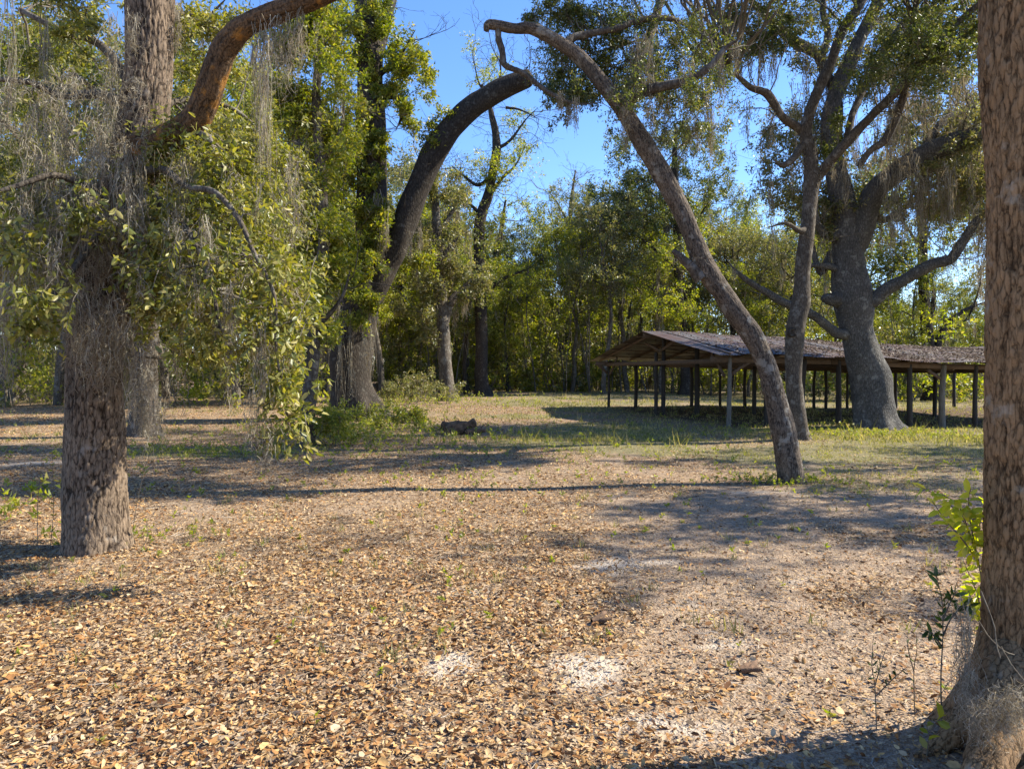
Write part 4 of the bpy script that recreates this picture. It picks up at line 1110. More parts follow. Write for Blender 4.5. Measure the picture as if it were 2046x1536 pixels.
    ring = np.concatenate([c + np.stack([np.cos(th) * r, np.full(12, y), np.sin(th) * r * 1.1], -1) for r, y in ((.115, .06), (.10, -.05), (.055, -.04), (.03, .03))])
    ff = [[a * 12 + j, a * 12 + (j + 1) % 12, (a + 1) * 12 + (j + 1) % 12, (a + 1) * 12 + j] for a in range(3) for j in range(12)]
    mk.add(ring, np.array(ff)); mk.build('knot_hole', M['bark_dark'], t)
    mb = MB()
    cc = field(1500, 60, 90, 70, d - 1.2, d, 7, 40) + field(1640, 300, 60, 70, d - .5, d + .5, 4, 26) + field(1800, 60, 120, 70, d - 1.5, d + 1, 10, 50) + field(1650, -200, 350, 100, d - 3, d + 2.5, 30, 80) + field(1500, -260, 380, 150, d - 5, d + 1, 34, 95) + field(1760, 40, 200, 110, d - 4, d - 1, 12, 46) + field(1890, 60, 100, 130, d - 2.6, d - .8, 14, 46) + field(1850, -190, 200, 120, d - 3.5, d - 1, 18, 85)
    clusters(mb, cl, cc, .068, 8, 6, 14, .5, twr=.006, far=True); mb.build('crown', [M['oak_dark'], M['twig']], t)
    hang(t, cl[1:], 46, .35, 1.5, .09, .006, 22, 24, zmin=4.5)

    # big grey oak by the shed
    d = 20.6
    t, cl = tree('big_oak', 'huge spreading grey oak with thick limbs rising through the shed roof line', (1748, 852), d,
        [(1752, 858, 44), (1748, 840, 40), (1738, 757, 36), (1722, 700, 32), (1711, 660, 31), (1704, 600, 36), (1697, 540, 31), (1692, 470, 28), (1682, 400, 25), (1668, 330, 19), (1656, 250, 16), (1671, 184, 15), (1697, 127, 15), (1720, 74, 14), (1750, 13, 12), (1790, -70, 10), (1820, -180, 7)],
        [[(1700, 520, 20), (1722, 462, 22, -.2), (1738, 407, 22, -.4), (1763, 368, 22, -.6), (1807, 335, 21, -.9), (1851, 307, 20, -1.2), (1895, 289, 19, -1.5), (1947, 272, 17, -1.8), (1990, 258, 15, -2.1), (2080, 220, 12, -2.6)],
         [(1700, 590, 17), (1725, 600, 17, -.2), (1745, 601, 15, -.3), (1765, 583, 13, -.4), (1800, 562, 12, -.6), (1833, 543, 12, -.8), (1868, 526, 11, -1.0), (1898, 519, 10, -1.1), (1921, 487, 9, -1.2), (1951, 442, 8, -1.4), (1985, 410, 6, -1.6), (2040, 330, 4, -1.9)],
         [(1868, 526, 8, -1.0), (1890, 515, 8, -1.05), (1893, 512, 5, -1.05)],
         [(1700, 668, 12), (1671, 665, 10, -.3), (1649, 648, 9, -.4), (1619, 626, 9, -.5), (1566, 604, 8, -.7), (1535, 586, 7, -.8), (1500, 565, 6, -.9), (1474, 545, 5, -1.0), (1457, 526, 4, -1.1)],
         [(1690, 600, 20), (1655, 597, 13, -.3), (1644, 594, 8, -.35)],
         [(1690, 548, 9), (1655, 532, 7, -.2), (1622, 530, 5, -.2), (1600, 520, 3, -.2)],
         [(1668, 330, 11), (1672, 200, 11, .3), (1650, 150, 11, .2), (1632, 108, 10, 0), (1588, 84, 10, -.3), (1557, 58, 9, -.5), (1524, 24, 8, -.7), (1500, 2, 7, -.9), (1460, -50, 5, -1.1)],
         [(1640, 118, 7), (1650, 90, 7), (1654, 66, 6), (1645, 26, 6), (1645, -10, 5), (1630, -60, 4)],
         [(1560, 62, 6, -.5), (1513, 72, 6, -.8), (1474, 48, 5, -1.1), (1435, 26, 4, -1.3), (1390, 10, 3, -1.5)],
         [(1690, 460, 9), (1658, 473, 8, -.3), (1633, 447, 7, -.5), (1630, 405, 6, -.6), (1640, 360, 5, -.7)],
         [(1660, 505, 8, .2), (1640, 545, 7, .1), (1625, 500, 6, .1), (1622, 460, 5, .1)],
         [(1840, 312, 9, -1.2), (1870, 262, 8, -1.0), (1895, 236, 8, -.8), (1938, 215, 7, -.6), (1990, 208, 6, -.4)],
         [(1716, 84, 8), (1735, 60, 7, .3), (1762, 38, 6, .6), (1800, 30, 5, .9), (1850, 40, 3, 1.2)],
         [(1740, 420, 9, -.4), (1765, 440, 7, .4), (1800, 420, 6, 1.0), (1850, 380, 5, 1.6), (1900, 350, 4, 2.0)]],
        bark='bark_grey', k=48, step=.10, flare=(1.0, .20, 5, 2.0), knob=.10, limb_k=18, bare=1.3)
    mb = MB()
    cc = field(1880, 190, 140, 160, d - .5, d + 3.5, 44, 42) + field(1960, 330, 60, 110, d - 2.2, d + 1.5, 34, 38) + field(1550, 50, 130, 70, d - 1.6, d + 1, 12, 42) + field(1690, 420, 70, 60, d - .6, d + .8, 8, 30) \
        + field(1860, 420, 90, 50, d, d + 2, 8, 34) + field(1590, 330, 100, 110, d, d + 2.5, 22, 36) + field(1770, -160, 420, 130, d - 3, d + 4, 46, 80) + field(1780, 130, 110, 120, d + .5, d + 3, 14, 44) + field(1480, 130, 60, 60, d - 1.5, d, 3, 26)
    clusters(mb, cl, cc, .092, 8, 6, 12, .5, twr=.007, far=True); mb.build('crown', [M['grey_leaf'], M['twig']], t)
    X, L, W = [], [], []
    for px, py, l, wd in ((1890, 290, 170, 10), (1870, 300, 120, 14), (1840, 310, 130, 8), (1915, 290, 150, 14), (1940, 280, 170, 18), (1965, 300, 190, 18), (1960, 400, 160, 22), (1975, 420, 110, 18), (1905, 480, 60, 10), (1800, 120, 130, 10), (1812, 100, 190, 12), (1790, 300, 110, 8), (1770, 330, 100, 6), (1950, 220, 90, 20), (1900, 230, 90, 14), (1855, 260, 90, 12), (1820, 340, 80, 6), (1930, 180, 80, 14), (1780, 200, 120, 10), (1750, 220, 110, 8), (1690, 300, 110, 9), (1545, 90, 70, 9), (1520, 100, 60, 6), (1610, 110, 80, 8), (1480, 90, 70, 6)):
        X.append(P(px, py, d - 1.2)); L.append(l * 1.1 / FPX * d); W.append(wd / FPX * d)
    addmoss(t, X, L, W, 46, .007, split=25)
    X = [P(rng.uniform(1760, 1985), rng.uniform(90, 440), d + rng.uniform(-2.5, .5)) for _ in range(130)] + [P(rng.uniform(1450, 1640), rng.uniform(40, 380), d + rng.uniform(-1, 1)) for _ in range(30)]
    addmoss(t, X, rng.uniform(.5, 1.6, len(X)), rng.uniform(.08, .22, len(X)), 16, .009)
    hang(t, cl[1:], 90, .3, 1.8, .13, .007, 20, 0, zmin=4.5)

    # twin-stemmed oak left of centre: a straight vine-clad stem and a broken arching one
    d = 24.2
    t, cl = tree('twin_oak', 'massive dark oak with a vine covered upright stem and a broken arching one', (714, 838), d,
        [(716, 842, 46), (702, 760, 40), (706, 680, 40), (718, 600, 37), (735, 520, 32), (742, 420, 29), (743, 300, 28), (741, 200, 28), (740, 110, 26), (732, 40, 22), (728, -30, 18), (735, -150, 14)],
        [[(700, 830, 28, -.2), (690, 740, 26, -.2), (712, 640, 27, -.1), (758, 555, 27), (803, 462, 24), (832, 382, 22.5), (868, 305, 23), (922, 234, 22), (975, 193, 22), (1022, 168, 21), (1054, 156, 19), (1060, 154, 15)],
         [(745, 130, 16), (756, 90, 15, .2), (768, 45, 13, .4), (785, -10, 11, .6), (820, -90, 8, .9)],
         [(760, 196, 6), (790, 195, 5, -.2), (808, 205, 5, -.2), (800, 240, 3.5, -.3), (790, 262, 2, -.3)],
         [(742, 330, 8), (690, 300, 6, -.4), (650, 250, 5, -.8), (620, 180, 3, -1)],
         [(742, 90, 8), (705, 60, 6, -.4), (680, 30, 5, -.7)],
         [(758, 150, 6), (800, 110, 5, -.3), (830, 60, 3, -.5)],
         [(700, 838, 22, -.5), (716, 850, 12, -.9), (735, 862, 6, -1.2)]],
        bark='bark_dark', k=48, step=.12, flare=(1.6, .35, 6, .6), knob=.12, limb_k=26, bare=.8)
    mb = MB()
    cc = field(740, 330, 24, 190, d - .9, d - .6, 24, 13) + field(745, 80, 42, 80, d - 1.0, d + .6, 14, 20) + field(820, 170, 45, 90, d - .8, d + .6, 14, 20) + field(690, 60, 40, 50, d - .8, d + .5, 4, 30) \
        + field(715, 535, 45, 40, d - 1.2, d - .7, 7, 22) + field(850, 500, 40, 30, d - 1.0, d, 2, 18) + field(770, -80, 160, 60, d - 1, d + 1, 9, 60) + field(870, 260, 50, 40, d - .4, d + .3, 3, 20) + field(660, 330, 60, 90, d - 1.2, d, 12, 34) + field(600, 400, 90, 160, d, d + 2, 22, 40) + field(730, 620, 50, 40, d - 1.4, d - .9, 4, 18)
    clusters(mb, cl, cc, .114, 8, 6, 12, .5, twr=.008, far=True); mb.build('crown', [M['vine_leaf'], M['twig']], t)
    X, L, W = [], [], []
    for px, py, l, wd in ((760, 370, 130, 9), (752, 380, 90, 9), (770, 440, 60, 7), (820, 460, 60, 5), (840, 440, 60, 5), (730, 600, 130, 10), (700, 620, 160, 10), (745, 610, 140, 8), (680, 650, 130, 9)):
        X.append(P(px, py, d - .9)); L.append(l * 1.1 / FPX * d); W.append(wd / FPX * d)
    addmoss(t, X, L, W, 40, .008, split=9)

    # vine-laden slim tree behind the hanging leaves
    d = 15.8
    t, cl = tree('slim_tree', 'slim tree right of the hanging leaves, its top smothered in yellow green vines', (612, 888), d,
        [(612, 892, 17), (614, 830, 15), (620, 760, 14), (628, 660, 13), (640, 560, 12), (648, 450, 11), (640, 330, 10), (632, 200, 9), (640, 80, 8), (640, -60, 7)],
        [[(645, 480, 7), (600, 420, 6, .3), (560, 330, 5, .5), (540, 250, 4, .6)], [(640, 330, 6), (680, 260, 5, -.2), (690, 160, 4, -.3)], [(628, 660, 6), (680, 600, 5, -.2), (700, 540, 4, -.3)], [(645, 400, 5), (600, 300, 5), (585, 180, 4), (580, 60, 3)]],
        bark='bark', k=18, flare=(.4, .4, 5, .2), bare=1.5)
    mb = MB(); cc = field(620, 200, 75, 200, d - .6, d + 1.5, 46, 42) + field(600, 60, 60, 60, d - .5, d + .8, 8, 40) + field(640, 520, 50, 90, d - .8, d + .8, 10, 36) + field(640, 420, 60, 80, d, d + 1.5, 10, 40) + field(630, 640, 45, 60, d - .5, d + .5, 6, 30)
    clusters(mb, cl, cc, .093, 8, 6, 12, .5, twr=.005, far=True); mb.build('crown', [M['vine_leaf'], M['twig']], t)
    hang(t, cl, 30, .4, 1.6, .12, .006, 26, 12, zmin=2.4)
    # tree behind the left oak
    d = 18.3
    t, cl = tree('straight_oak', 'straight oak trunk half hidden behind the left oak, moss hanging beside it', (290, 872), d,
        [(290, 876, 28), (290, 800, 24), (292, 700, 22), (298, 560, 21), (300, 400, 20), (310, 200, 18), (330, 0, 15), (350, -200, 11)],
        [[(298, 480, 11), (360, 400, 9), (420, 330, 7), (470, 240, 5)], [(305, 300, 10), (230, 220, 8), (150, 150, 6), (60, 100, 4)], [(320, 120, 8), (390, 60, 7), (450, 0, 5)], [(300, 420, 9), (200, 380, 7), (90, 330, 5)]],
        bark='bark', k=24, flare=(.7, .35, 5, .2))
    mb = MB(); cc = field(360, 190, 150, 170, d - 1, d + 3, 30, 55) + field(90, 200, 130, 190, d - 1, d + 3, 24, 55) + field(470, 330, 90, 120, d, d + 3, 14, 50)
    clusters(mb, cl, cc, .115, 8, 6, 11, .5, twr=.008, far=True); mb.build('crown', [M['oak_leaf'], M['twig']], t)
    hang(t, cl, 50, .4, 2.0, .14, .007, 24, 10, zmin=3)
    # two clean trunks in the centre
    d = 35.9
    t, cl = tree('pale_oak', 'mossy oak with pale sunlit trunk standing left of the dark slender one in the centre', (893, 800), d,
        [(895, 803, 19), (893, 760, 15), (888, 700, 13), (884, 640, 12), (880, 580, 11), (876, 510, 10), (872, 440, 9), (868, 370, 7), (870, 300, 5)],
        [[(886, 650, 10), (900, 605, 9, .3), (925, 580, 8, .5), (945, 560, 6, .6)], [(880, 580, 6), (850, 520, 5, -.3), (830, 470, 4, -.5)], [(874, 470, 6), (905, 420, 5, .3), (925, 370, 4, .4)], [(878, 520, 5), (910, 480, 4), (940, 460, 3)]],
        bark='bark_far', k=16, flare=(1.2, .4, 5, .3), bare=1.2)
    mb = MB(); cc = field(880, 450, 75, 110, d - 2, d + 2, 24, 28) + field(920, 560, 50, 50, d - 1, d + 1, 8, 24) + field(840, 610, 50, 60, d - 1, d + 1, 7, 22)
    clusters(mb, cl, cc, .15, 7, 5, 16, .5, twr=.012, far=True); mb.build('crown', [M['grey_leaf'], M['twig']], t)
    hang(t, cl, 60, .8, 3.0, .2, .012, 16, 0, zmin=4)
    d = 41.8
    t, cl = tree('dark_slender_tree', 'dark slender tree with a kinked top and sparse fresh green leaves, centre', (963, 790), d,
        [(965, 792, 16), (962, 740, 13), (961, 640, 12), (958, 560, 12), (957, 480, 11), (963, 425, 10), (976, 390, 10), (985, 345, 9), (992, 300, 8), (990, 265, 7), (984, 238, 6), (975, 200, 4), (962, 170, 3)],
        [[(985, 350, 4), (955, 370, 3.5), (925, 350, 3), (900, 330, 2)], [(990, 300, 4), (1020, 280, 3), (1050, 240, 2), (1075, 215, 1.5)], [(976, 395, 4), (1000, 360, 3), (1030, 330, 2.5), (1050, 290, 2)], [(962, 430, 4), (930, 400, 3), (905, 385, 2)],
         [(980, 215, 3), (995, 170, 2.5), (1000, 130, 2), (985, 100, 1.5)], [(972, 195, 2.5), (955, 160, 2), (945, 110, 1.5)], [(1010, 215, 3), (1040, 220, 2.5), (1080, 240, 1.5)], [(963, 590, 5), (1000, 560, 4), (1035, 545, 3), (1070, 530, 2)]],
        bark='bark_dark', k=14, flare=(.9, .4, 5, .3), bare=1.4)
    mb = MB(); cc = field(950, 350, 60, 60, d - 2, d + 2, 9, 26) + field(1035, 330, 50, 80, d - 2, d + 2, 9, 26) + field(960, 130, 45, 40, d - 1, d + 1, 5, 22) + field(1050, 260, 40, 40, d, d + 1, 3, 22) + field(1010, 540, 50, 40, d - 1, d + 1, 7, 24)
    clusters(mb, cl, cc, .13, 7, 5, 7, .5, twr=.010, far=True); mb.build('crown', [M['light_leaf'], M['twig']], t)

    def plain(name, label, bx, by, pts, limbs, cc, mat='grey_leaf', bark='bark_far', dens=7, mossn=30, lf=.12, n_tw=5, group=None):
        g = G(bx, by); dd = g[1]
        t, cl = tree(name, label, (bx, by), dd, [(bx, by + 3, pts[0][2] * 1.25)] + pts[:-1] + [(pts[-1][0], pts[-1][1], pts[-1][2] * .45)], [[(*r[:2], r[2] * (.95 - .6 * i / len(sp)), *r[3:]) for i, r in enumerate(sp)] for sp in limbs], bark=bark, k=12, flare=(1.0, .35, 5, .3), limb_k=8, step=.3, group=group, bare=1.2)
        mb = MB(); rows = []
        for f in cc: rows += field(f[0], f[1], f[2], f[3], dd - 2, dd + 2.5, f[4], f[5])
        clusters(mb, cl, rows, lf * 1.15, 7, n_tw, int(dens * 2.2), .55, twr=.012, far=True); mb.build('crown', [M[mat], M['twig']], t)
        if mossn: hang(t, cl, mossn, .8, 2.6, .22, .013, 14, 0, zmin=3.5)
    plain('slender_tree', 'thin straight grey tree in the gap left of the shed gable', 1128, 772, [(1130, 740, 7), (1133, 600, 6), (1136, 480, 5), (1142, 400, 4), (1150, 340, 3)],
          [[(1134, 580, 3), (1100, 550, 2.5), (1070, 540, 2)], [(1136, 490, 3), (1165, 450, 2.5), (1190, 440, 2)], [(1138, 450, 3), (1110, 400, 2.5), (1095, 380, 2)]], [(1140, 440, 55, 90, 22, 26)], 'grey_leaf', dens=5)
    plain('slender_tree', 'straight dark trunk rising behind the shed gable, leaning arch tree to its right', 1370, 790, [(1370, 740, 11), (1362, 640, 9), (1355, 560, 8), (1352, 450, 7), (1348, 330, 6), (1350, 250, 4)],
          [[(1354, 540, 4), (1310, 500, 3.5), (1270, 470, 3), (1240, 460, 2)], [(1352, 470, 4), (1390, 440, 3.5), (1420, 400, 3)], [(1350, 350, 4), (1300, 300, 3), (1260, 290, 2)], [(1352, 400, 4), (1310, 360, 3), (1290, 330, 2)], [(1350, 300, 3), (1400, 260, 3), (1430, 250, 2)]],
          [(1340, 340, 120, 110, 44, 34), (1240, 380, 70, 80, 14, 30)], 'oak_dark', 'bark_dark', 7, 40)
    plain('slender_tree', 'grey trunk bending right, seen over the shed ridge left of the arch tree', 1300, 777, [(1308, 720, 7), (1312, 620, 6.5), (1318, 560, 6), (1330, 490, 5), (1325, 420, 4), (1300, 380, 3)],
          [[(1316, 580, 4), (1345, 590, 3), (1380, 570, 2)], [(1328, 480, 3), (1350, 430, 3), (1370, 410, 2)], [(1318, 560, 3), (1290, 510, 2.5), (1250, 500, 2)]], [(1290, 450, 80, 70, 18, 28)], 'oak_leaf')
    plain('slender_tree', 'thin dark trunk between the shed ridge and the arch tree', 1388, 777, [(1386, 720, 6), (1384, 620, 6), (1386, 540, 5), (1400, 450, 4), (1410, 380, 3)],
          [[(1386, 540, 3), (1420, 500, 2.5), (1450, 440, 2)], [(1390, 500, 3), (1370, 440, 2)]], [(1440, 430, 60, 60, 14, 28)], 'oak_dark', 'bark_dark')
    plain('slender_tree', 'pair of thin leaning stems left of the shed ridge', 1240, 775, [(1240, 700, 5), (1240, 600, 4.5), (1243, 500, 4), (1238, 440, 3)],
          [[(1248, 770, 5), (1254, 680, 4.5), (1258, 620, 4), (1270, 570, 3)], [(1241, 520, 3), (1220, 480, 2), (1200, 460, 2)]], [(1215, 420, 60, 80, 18, 28)], 'grey_leaf', dens=5)
    plain('yellow_leafed_tree', 'bright yellow green tree seen between the arch tree and the big oak', 1530, 775, [(1530, 700, 8), (1522, 620, 7), (1510, 560, 6), (1500, 500, 5), (1490, 440, 4), (1500, 390, 3)],
          [[(1515, 580, 4), (1550, 540, 3), (1590, 500, 2)], [(1505, 530, 4), (1470, 500, 3), (1450, 470, 2)], [(1520, 620, 4), (1560, 600, 3)]], [(1510, 470, 75, 80, 24, 30), (1560, 600, 60, 50, 8, 28)], 'light_leaf', dens=6, mossn=10)
    plain('tall_trunk_tree', 'tall dark trunk behind the shed, right of the big grey oak', 1862, 800, [(1858, 720, 13), (1850, 640, 11), (1845, 560, 10), (1843, 480, 9), (1842, 400, 8), (1848, 320, 6), (1850, 240, 4)],
          [[(1870, 720, 9), (1880, 665, 7), (1915, 628, 6), (1950, 610, 5), (1990, 598, 4)], [(1858, 640, 8), (1866, 590, 7), (1858, 550, 5)], [(1844, 430, 5), (1880, 400, 4), (1910, 380, 3)], [(1843, 500, 4), (1810, 450, 3), (1790, 400, 2)], [(1880, 665, 5), (1930, 640, 3), (1960, 560, 2.5), (1950, 500, 2)]],
          [(1840, 360, 90, 80, 20, 34), (1930, 420, 60, 60, 12, 34)], 'vine_leaf', 'bark_dark')
    plain('dark_trunk_tree', 'short lit trunk among dim bushes left of the pale oak', 838, 775, [(838, 720, 8), (836, 660, 8), (834, 560, 7), (830, 440, 6), (828, 330, 4)],
          [[(835, 600, 4), (800, 560, 3), (780, 520, 2)], [(832, 500, 4), (860, 440, 3), (880, 400, 2)]], [(830, 430, 60, 120, 20, 34)], 'oak_leaf', 'bark_dark')
    plain('dark_trunk_tree', 'dark trunk directly right of the dark slender tree in the centre', 985, 773, [(984, 700, 8), (982, 620, 8), (985, 540, 7), (1000, 470, 5), (1010, 400, 4)],
          [[(983, 600, 4), (1020, 560, 3), (1060, 540, 2)], [(985, 540, 4), (960, 480, 3), (930, 440, 2)]], [(1000, 520, 60, 70, 14, 30), (1060, 480, 50, 60, 10, 28)], 'oak_dark', 'bark_dark')
    plain('dark_trunk_tree', 'grey trunk with hanging moss at far left beyond the clearing', 30, 800, [(40, 720, 14), (52, 620, 12), (60, 480, 11), (50, 340, 10), (60, 200, 8), (70, 50, 6)],
          [[(56, 560, 7), (120, 500, 5), (180, 440, 4)], [(56, 420, 6), (0, 350, 5), (-50, 300, 4)], [(55, 300, 5), (110, 220, 4)]], [(60, 280, 120, 180, 26, 60), (100, 560, 120, 80, 12, 45)], 'oak_leaf')
    plain('dark_trunk_tree', 'slim tree with bright leaves seen between the left oak and its neighbour', 455, 790, [(455, 700, 9), (450, 600, 8), (470, 460, 7), (480, 300, 6), (500, 150, 5), (520, 30, 4)],
          [[(465, 500, 5), (520, 440, 4), (560, 380, 3)], [(475, 350, 5), (430, 270, 4), (400, 200, 3)], [(490, 220, 4), (550, 160, 3)]], [(480, 260, 110, 160, 28, 50)], 'light_leaf', dens=6)
    plain('slender_tree', 'moss hung tree between the vine covered slim tree and the twin stemmed oak', 655, 790, [(655, 700, 9), (660, 600, 8), (650, 500, 7), (655, 400, 6), (650, 300, 5), (670, 200, 4)],
          [[(657, 560, 4), (690, 500, 3)], [(652, 450, 4), (620, 400, 3), (600, 350, 3)], [(655, 380, 4), (685, 330, 3)]], [(650, 400, 70, 100, 20, 40)], 'grey_leaf', dens=5, mossn=50)
M['bark_grey'] = barkmat('bark_grey', (.022, .021, .020), (.075, .070, .064), (.15, .14, .128), (.24, .235, .21), .22, scale=22, dist=.04, bump=.9)
build_mid_trees()

# ------------------------------------------------------------------ shrubs, stump
def shrub(label, px, py, w, h, mat, leafL, n, name='shrub', mossy=False, group=None, cat='shrub'):
    g = G(px, py); t = thing(name, g, label, cat, group)
    k = 7; O = np.tile(g, (k, 1)) + rng.normal(0, w * .12, (k, 3)) * np.array([1, 1, 0]); O[:, 2] = zg(O[:, 0], O[:, 1]) - .02
    Q = walk(O, np.tile([0, 0, 1.], (k, 1)) + rng.normal(0, .45, (k, 3)), np.full(k, h * .8), 6, .16)
    mb = MB(); btubes(mb, Q, np.full((k, 6), .012) * np.linspace(1, .4, 6), 5, 0); mb.build('stem', M['twig'], t)
    mb = MB(); cc = []
    for _ in range(n):
        a = rng.random() * 6.28; r = math.sqrt(rng.random()) * w * .5; z = rng.uniform(.2, 1)
        cc.append((g + np.array([math.cos(a) * r, math.sin(a) * r, z * h * .9 * (1 - .35 * r / w * 2)]), min(w, h) * .28, .9))
    clusters(mb, [Q.reshape(-1, 3)], cc, leafL * 1.15, 6, 4, 11, .5, twr=.004, far=g[1] > 26); mb.build('foliage', [M[mat], M['twig']], t)

shrub('leafy green shrub at the foot of the twin stemmed oak', 668, 890, 1.1, 1.0, 'vine_leaf', .06, 16)
shrub('low tangle of green plants right of the twin oak base', 790, 850, 2.4, .6, 'oak_leaf', .07, 14)
shrub('pale brown thicket left of the pale oak trunk', 845, 805, 3.4, 1.7, 'grey_leaf', .09, 20)
shrub('small dark shrub behind the log pile left of centre', 750, 842, 1.6, .7, 'oak_leaf', .07, 8)
shrub('bright green bush at the wood edge right of the slender tree', 1060, 775, 4.0, 3.4, 'light_leaf', .12, 26)
shrub('dark round bush by the trunk of the thin grey tree', 1120, 778, 2.2, 1.8, 'oak_dark', .10, 12)
shrub('brown mossy brush heap behind the right end of the shed', 1880, 790, 7.0, 3.4, 'grey_leaf', .10, 34)
shrub('pale bushy growth behind the far shed posts', 1600, 775, 6.5, 4.5, 'light_leaf', .13, 26)
shrub('olive bushy growth left of the shed gable beyond the grass', 1190, 772, 5.0, 4.5, 'vine_leaf', .13, 24)
shrub('yellow green bush behind the shed roof right of the big oak', 1760, 775, 3.5, 5.2, 'light_leaf', .13, 26)

def stalk_plant(px, py, d, hpx, lean, label, nl=7):
    b = P(px, py, d); b[2] = float(zg(b[0], b[1])) - .01; t = thing('stalk_weed', b, label, 'weed')
    tip = P(px + lean, py - hpx, d); pts = [b, b * .6 + tip * .4 + rng.normal(0, .02, 3), tip]
    mb = MB(); c, _ = tube(mb, pts, [.0035, .003, .0012], 5, .05, .05); mb.build('stem', M['twig'], t)
    mb = MB(); i = rng.integers(len(c) // 4, len(c) - 1, nl); T = nrm(c[i + 1] - c[i]); leaves(mb, c[i], fork(T, 1.0), rng.uniform(.03, .06, nl), .4, 0, True, .1); mb.build('leaves', M['vine_leaf'], t)
stalk_plant(100, 1085, 6.9, 190, 4, 'tall thin green weed stalk just left of the left oak base', 16)
stalk_plant(75, 1075, 7.0, 170, 10, 'wiry weed stalk further left of the left oak base', 9)
stalk_plant(122, 1070, 7.2, 130, -8, 'short leafy weed stalk touching the left oak trunk', 14)
stalk_plant(262, 1010, 7.2, 190, 62, 'pale slanting vine stem rising right of the left oak trunk', 3)
stalk_plant(285, 1085, 6.9, 55, 6, 'small leafy seedling right of the left oak base', 12)
stalk_plant(640, 905, 15.5, 110, 10, 'thin twiggy seedling by the slim tree base', 12)

def stump():
    g = G(915, 868); t = thing('rotten_stump', g, 'broken rotten brown stump lying in the grass left of centre', 'stump')
    for dx, dy, L, r, a, e in ((-.28, 0, .75, .17, .25, .32), (.12, .12, .62, .15, 2.7, .30), (.25, -.08, .55, .10, -.55, .12)):
        b = g + np.array([dx, dy, .06]); D = np.array([math.cos(a), math.sin(a) * .6, e])
        mb = MB(); tube(mb, [b, b + D * L * .5, b + D * L], [r, r * .95, r * .6], 20, .04, .55, seed=a * 10, bark=(14, 7, .03)); mb.build('log_piece', M['rotten'], t)
    mb = MB(); n = 26; O = g + rng.normal(0, .16, (n, 3)) * np.array([1.6, .8, .3]) + np.array([0, 0, .12])
    Q = walk(O, rng.normal(size=(n, 3)) + np.array([0, 0, .5]), rng.uniform(.15, .42, n), 4, .2)
    btubes(mb, Q, np.full(Q.shape[:2], .018) * np.linspace(1, .25, 4), 4, 0); mb.build('splinter', M['rotten'], t)
stump()
def wood_bit(px, py, L, label):
    g = G(px, py); t = thing('wood_fragment', g, label, 'wood piece')
    mb = MB(); a = rng.uniform(-.4, .4)
    for k in range(3):
        b = g + np.array([rng.normal(0, L * .15), rng.normal(0, L * .1), .02]); D = np.array([math.cos(a + k * .5), math.sin(a + k * .7), .15])
        tube(mb, [b, b + D * L * .5, b + D * L * .9], [.012, .02, .005], 8, .02, .4, seed=k)
    mb.build('bark_piece', M['rotten'], t)
wood_bit(1185, 1245, .14, 'dark curled bit of bark on the bare ground in front')
wood_bit(1490, 1345, .12, 'brown bark flake left of the seedlings')

# ------------------------------------------------------------------ the wood behind: prototypes copied tree by tree
def proto_tree(i, h, mat, bark, dens, spread, first, lf=.16):
    t = bpy.data.objects.new('woodland_tree', None); C.objects.link(t); t['_o'] = [0., 0., 0.]
    r0 = .0085 * h + .05
    pts = [np.array([0, 0, -.3])]
    for k in range(1, 8): pts.append(pts[-1] + np.array([rng.normal(0, .035 * h * .6), rng.normal(0, .035 * h * .6), h / 7.6]))
    mb = MB(); c, _ = tube(mb, pts, np.linspace(r0 * 1.15, r0 * .18, 8), 10, .5, .12, seed=i); mb.build('trunk', M[bark], t)
    cl = [c]
    for k in range(9):
        b = c[int(len(c) * rng.uniform(first, .95))]; a = rng.random() * 6.28; L = h * spread * rng.uniform(.5, 1)
        p2 = [b, b + np.array([math.cos(a) * L * .5, math.sin(a) * L * .5, L * .25]), b + np.array([math.cos(a + .3) * L, math.sin(a + .3) * L, L * rng.uniform(.2, .7)])]
        mb = MB(); c2, _ = tube(mb, p2, [r0 * .4, r0 * .22, r0 * .06], 6, .5, .1, seed=k); cl.append(c2); mb.build('limb', M[bark], t)
    cc = []
    for _ in range(int(66 * dens)):
        b = cl[rng.integers(0, len(cl))]; b = b[int(len(b) * rng.uniform(.35, .999))]
        if b[2] < h * first * .7: continue
        cc.append((b + rng.normal(0, h * .055, 3) + np.array([0, 0, h * .02]), h * rng.uniform(.05, .10), .75))
    mb = MB(); clusters(mb, cl, cc, lf * .9, 7, 5, 8, .55, twr=.014, far=True); mb.build('crown', [M[mat], M['twig']], t)
    A_ = np.concatenate(cl); A_ = A_[A_[:, 2] > h * .3]; X = A_[rng.integers(0, len(A_), 30)]
    mb = MB(); moss(mb, X, rng.uniform(.6, 2.4, 30), rng.uniform(.12, .28, 30), 9, .02); mb.build('spanish_moss', M['moss'], t)['kind'] = 'stuff'
    return t

def copy_tree(o, loc, rz, s):
    c = o.copy(); C.objects.link(c); c.location = loc; c.rotation_euler = (0, 0, rz); c.scale = (s, s, s)
    for ch in list(o.children):
        k = ch.copy(); C.objects.link(k); k.parent = c
    return c

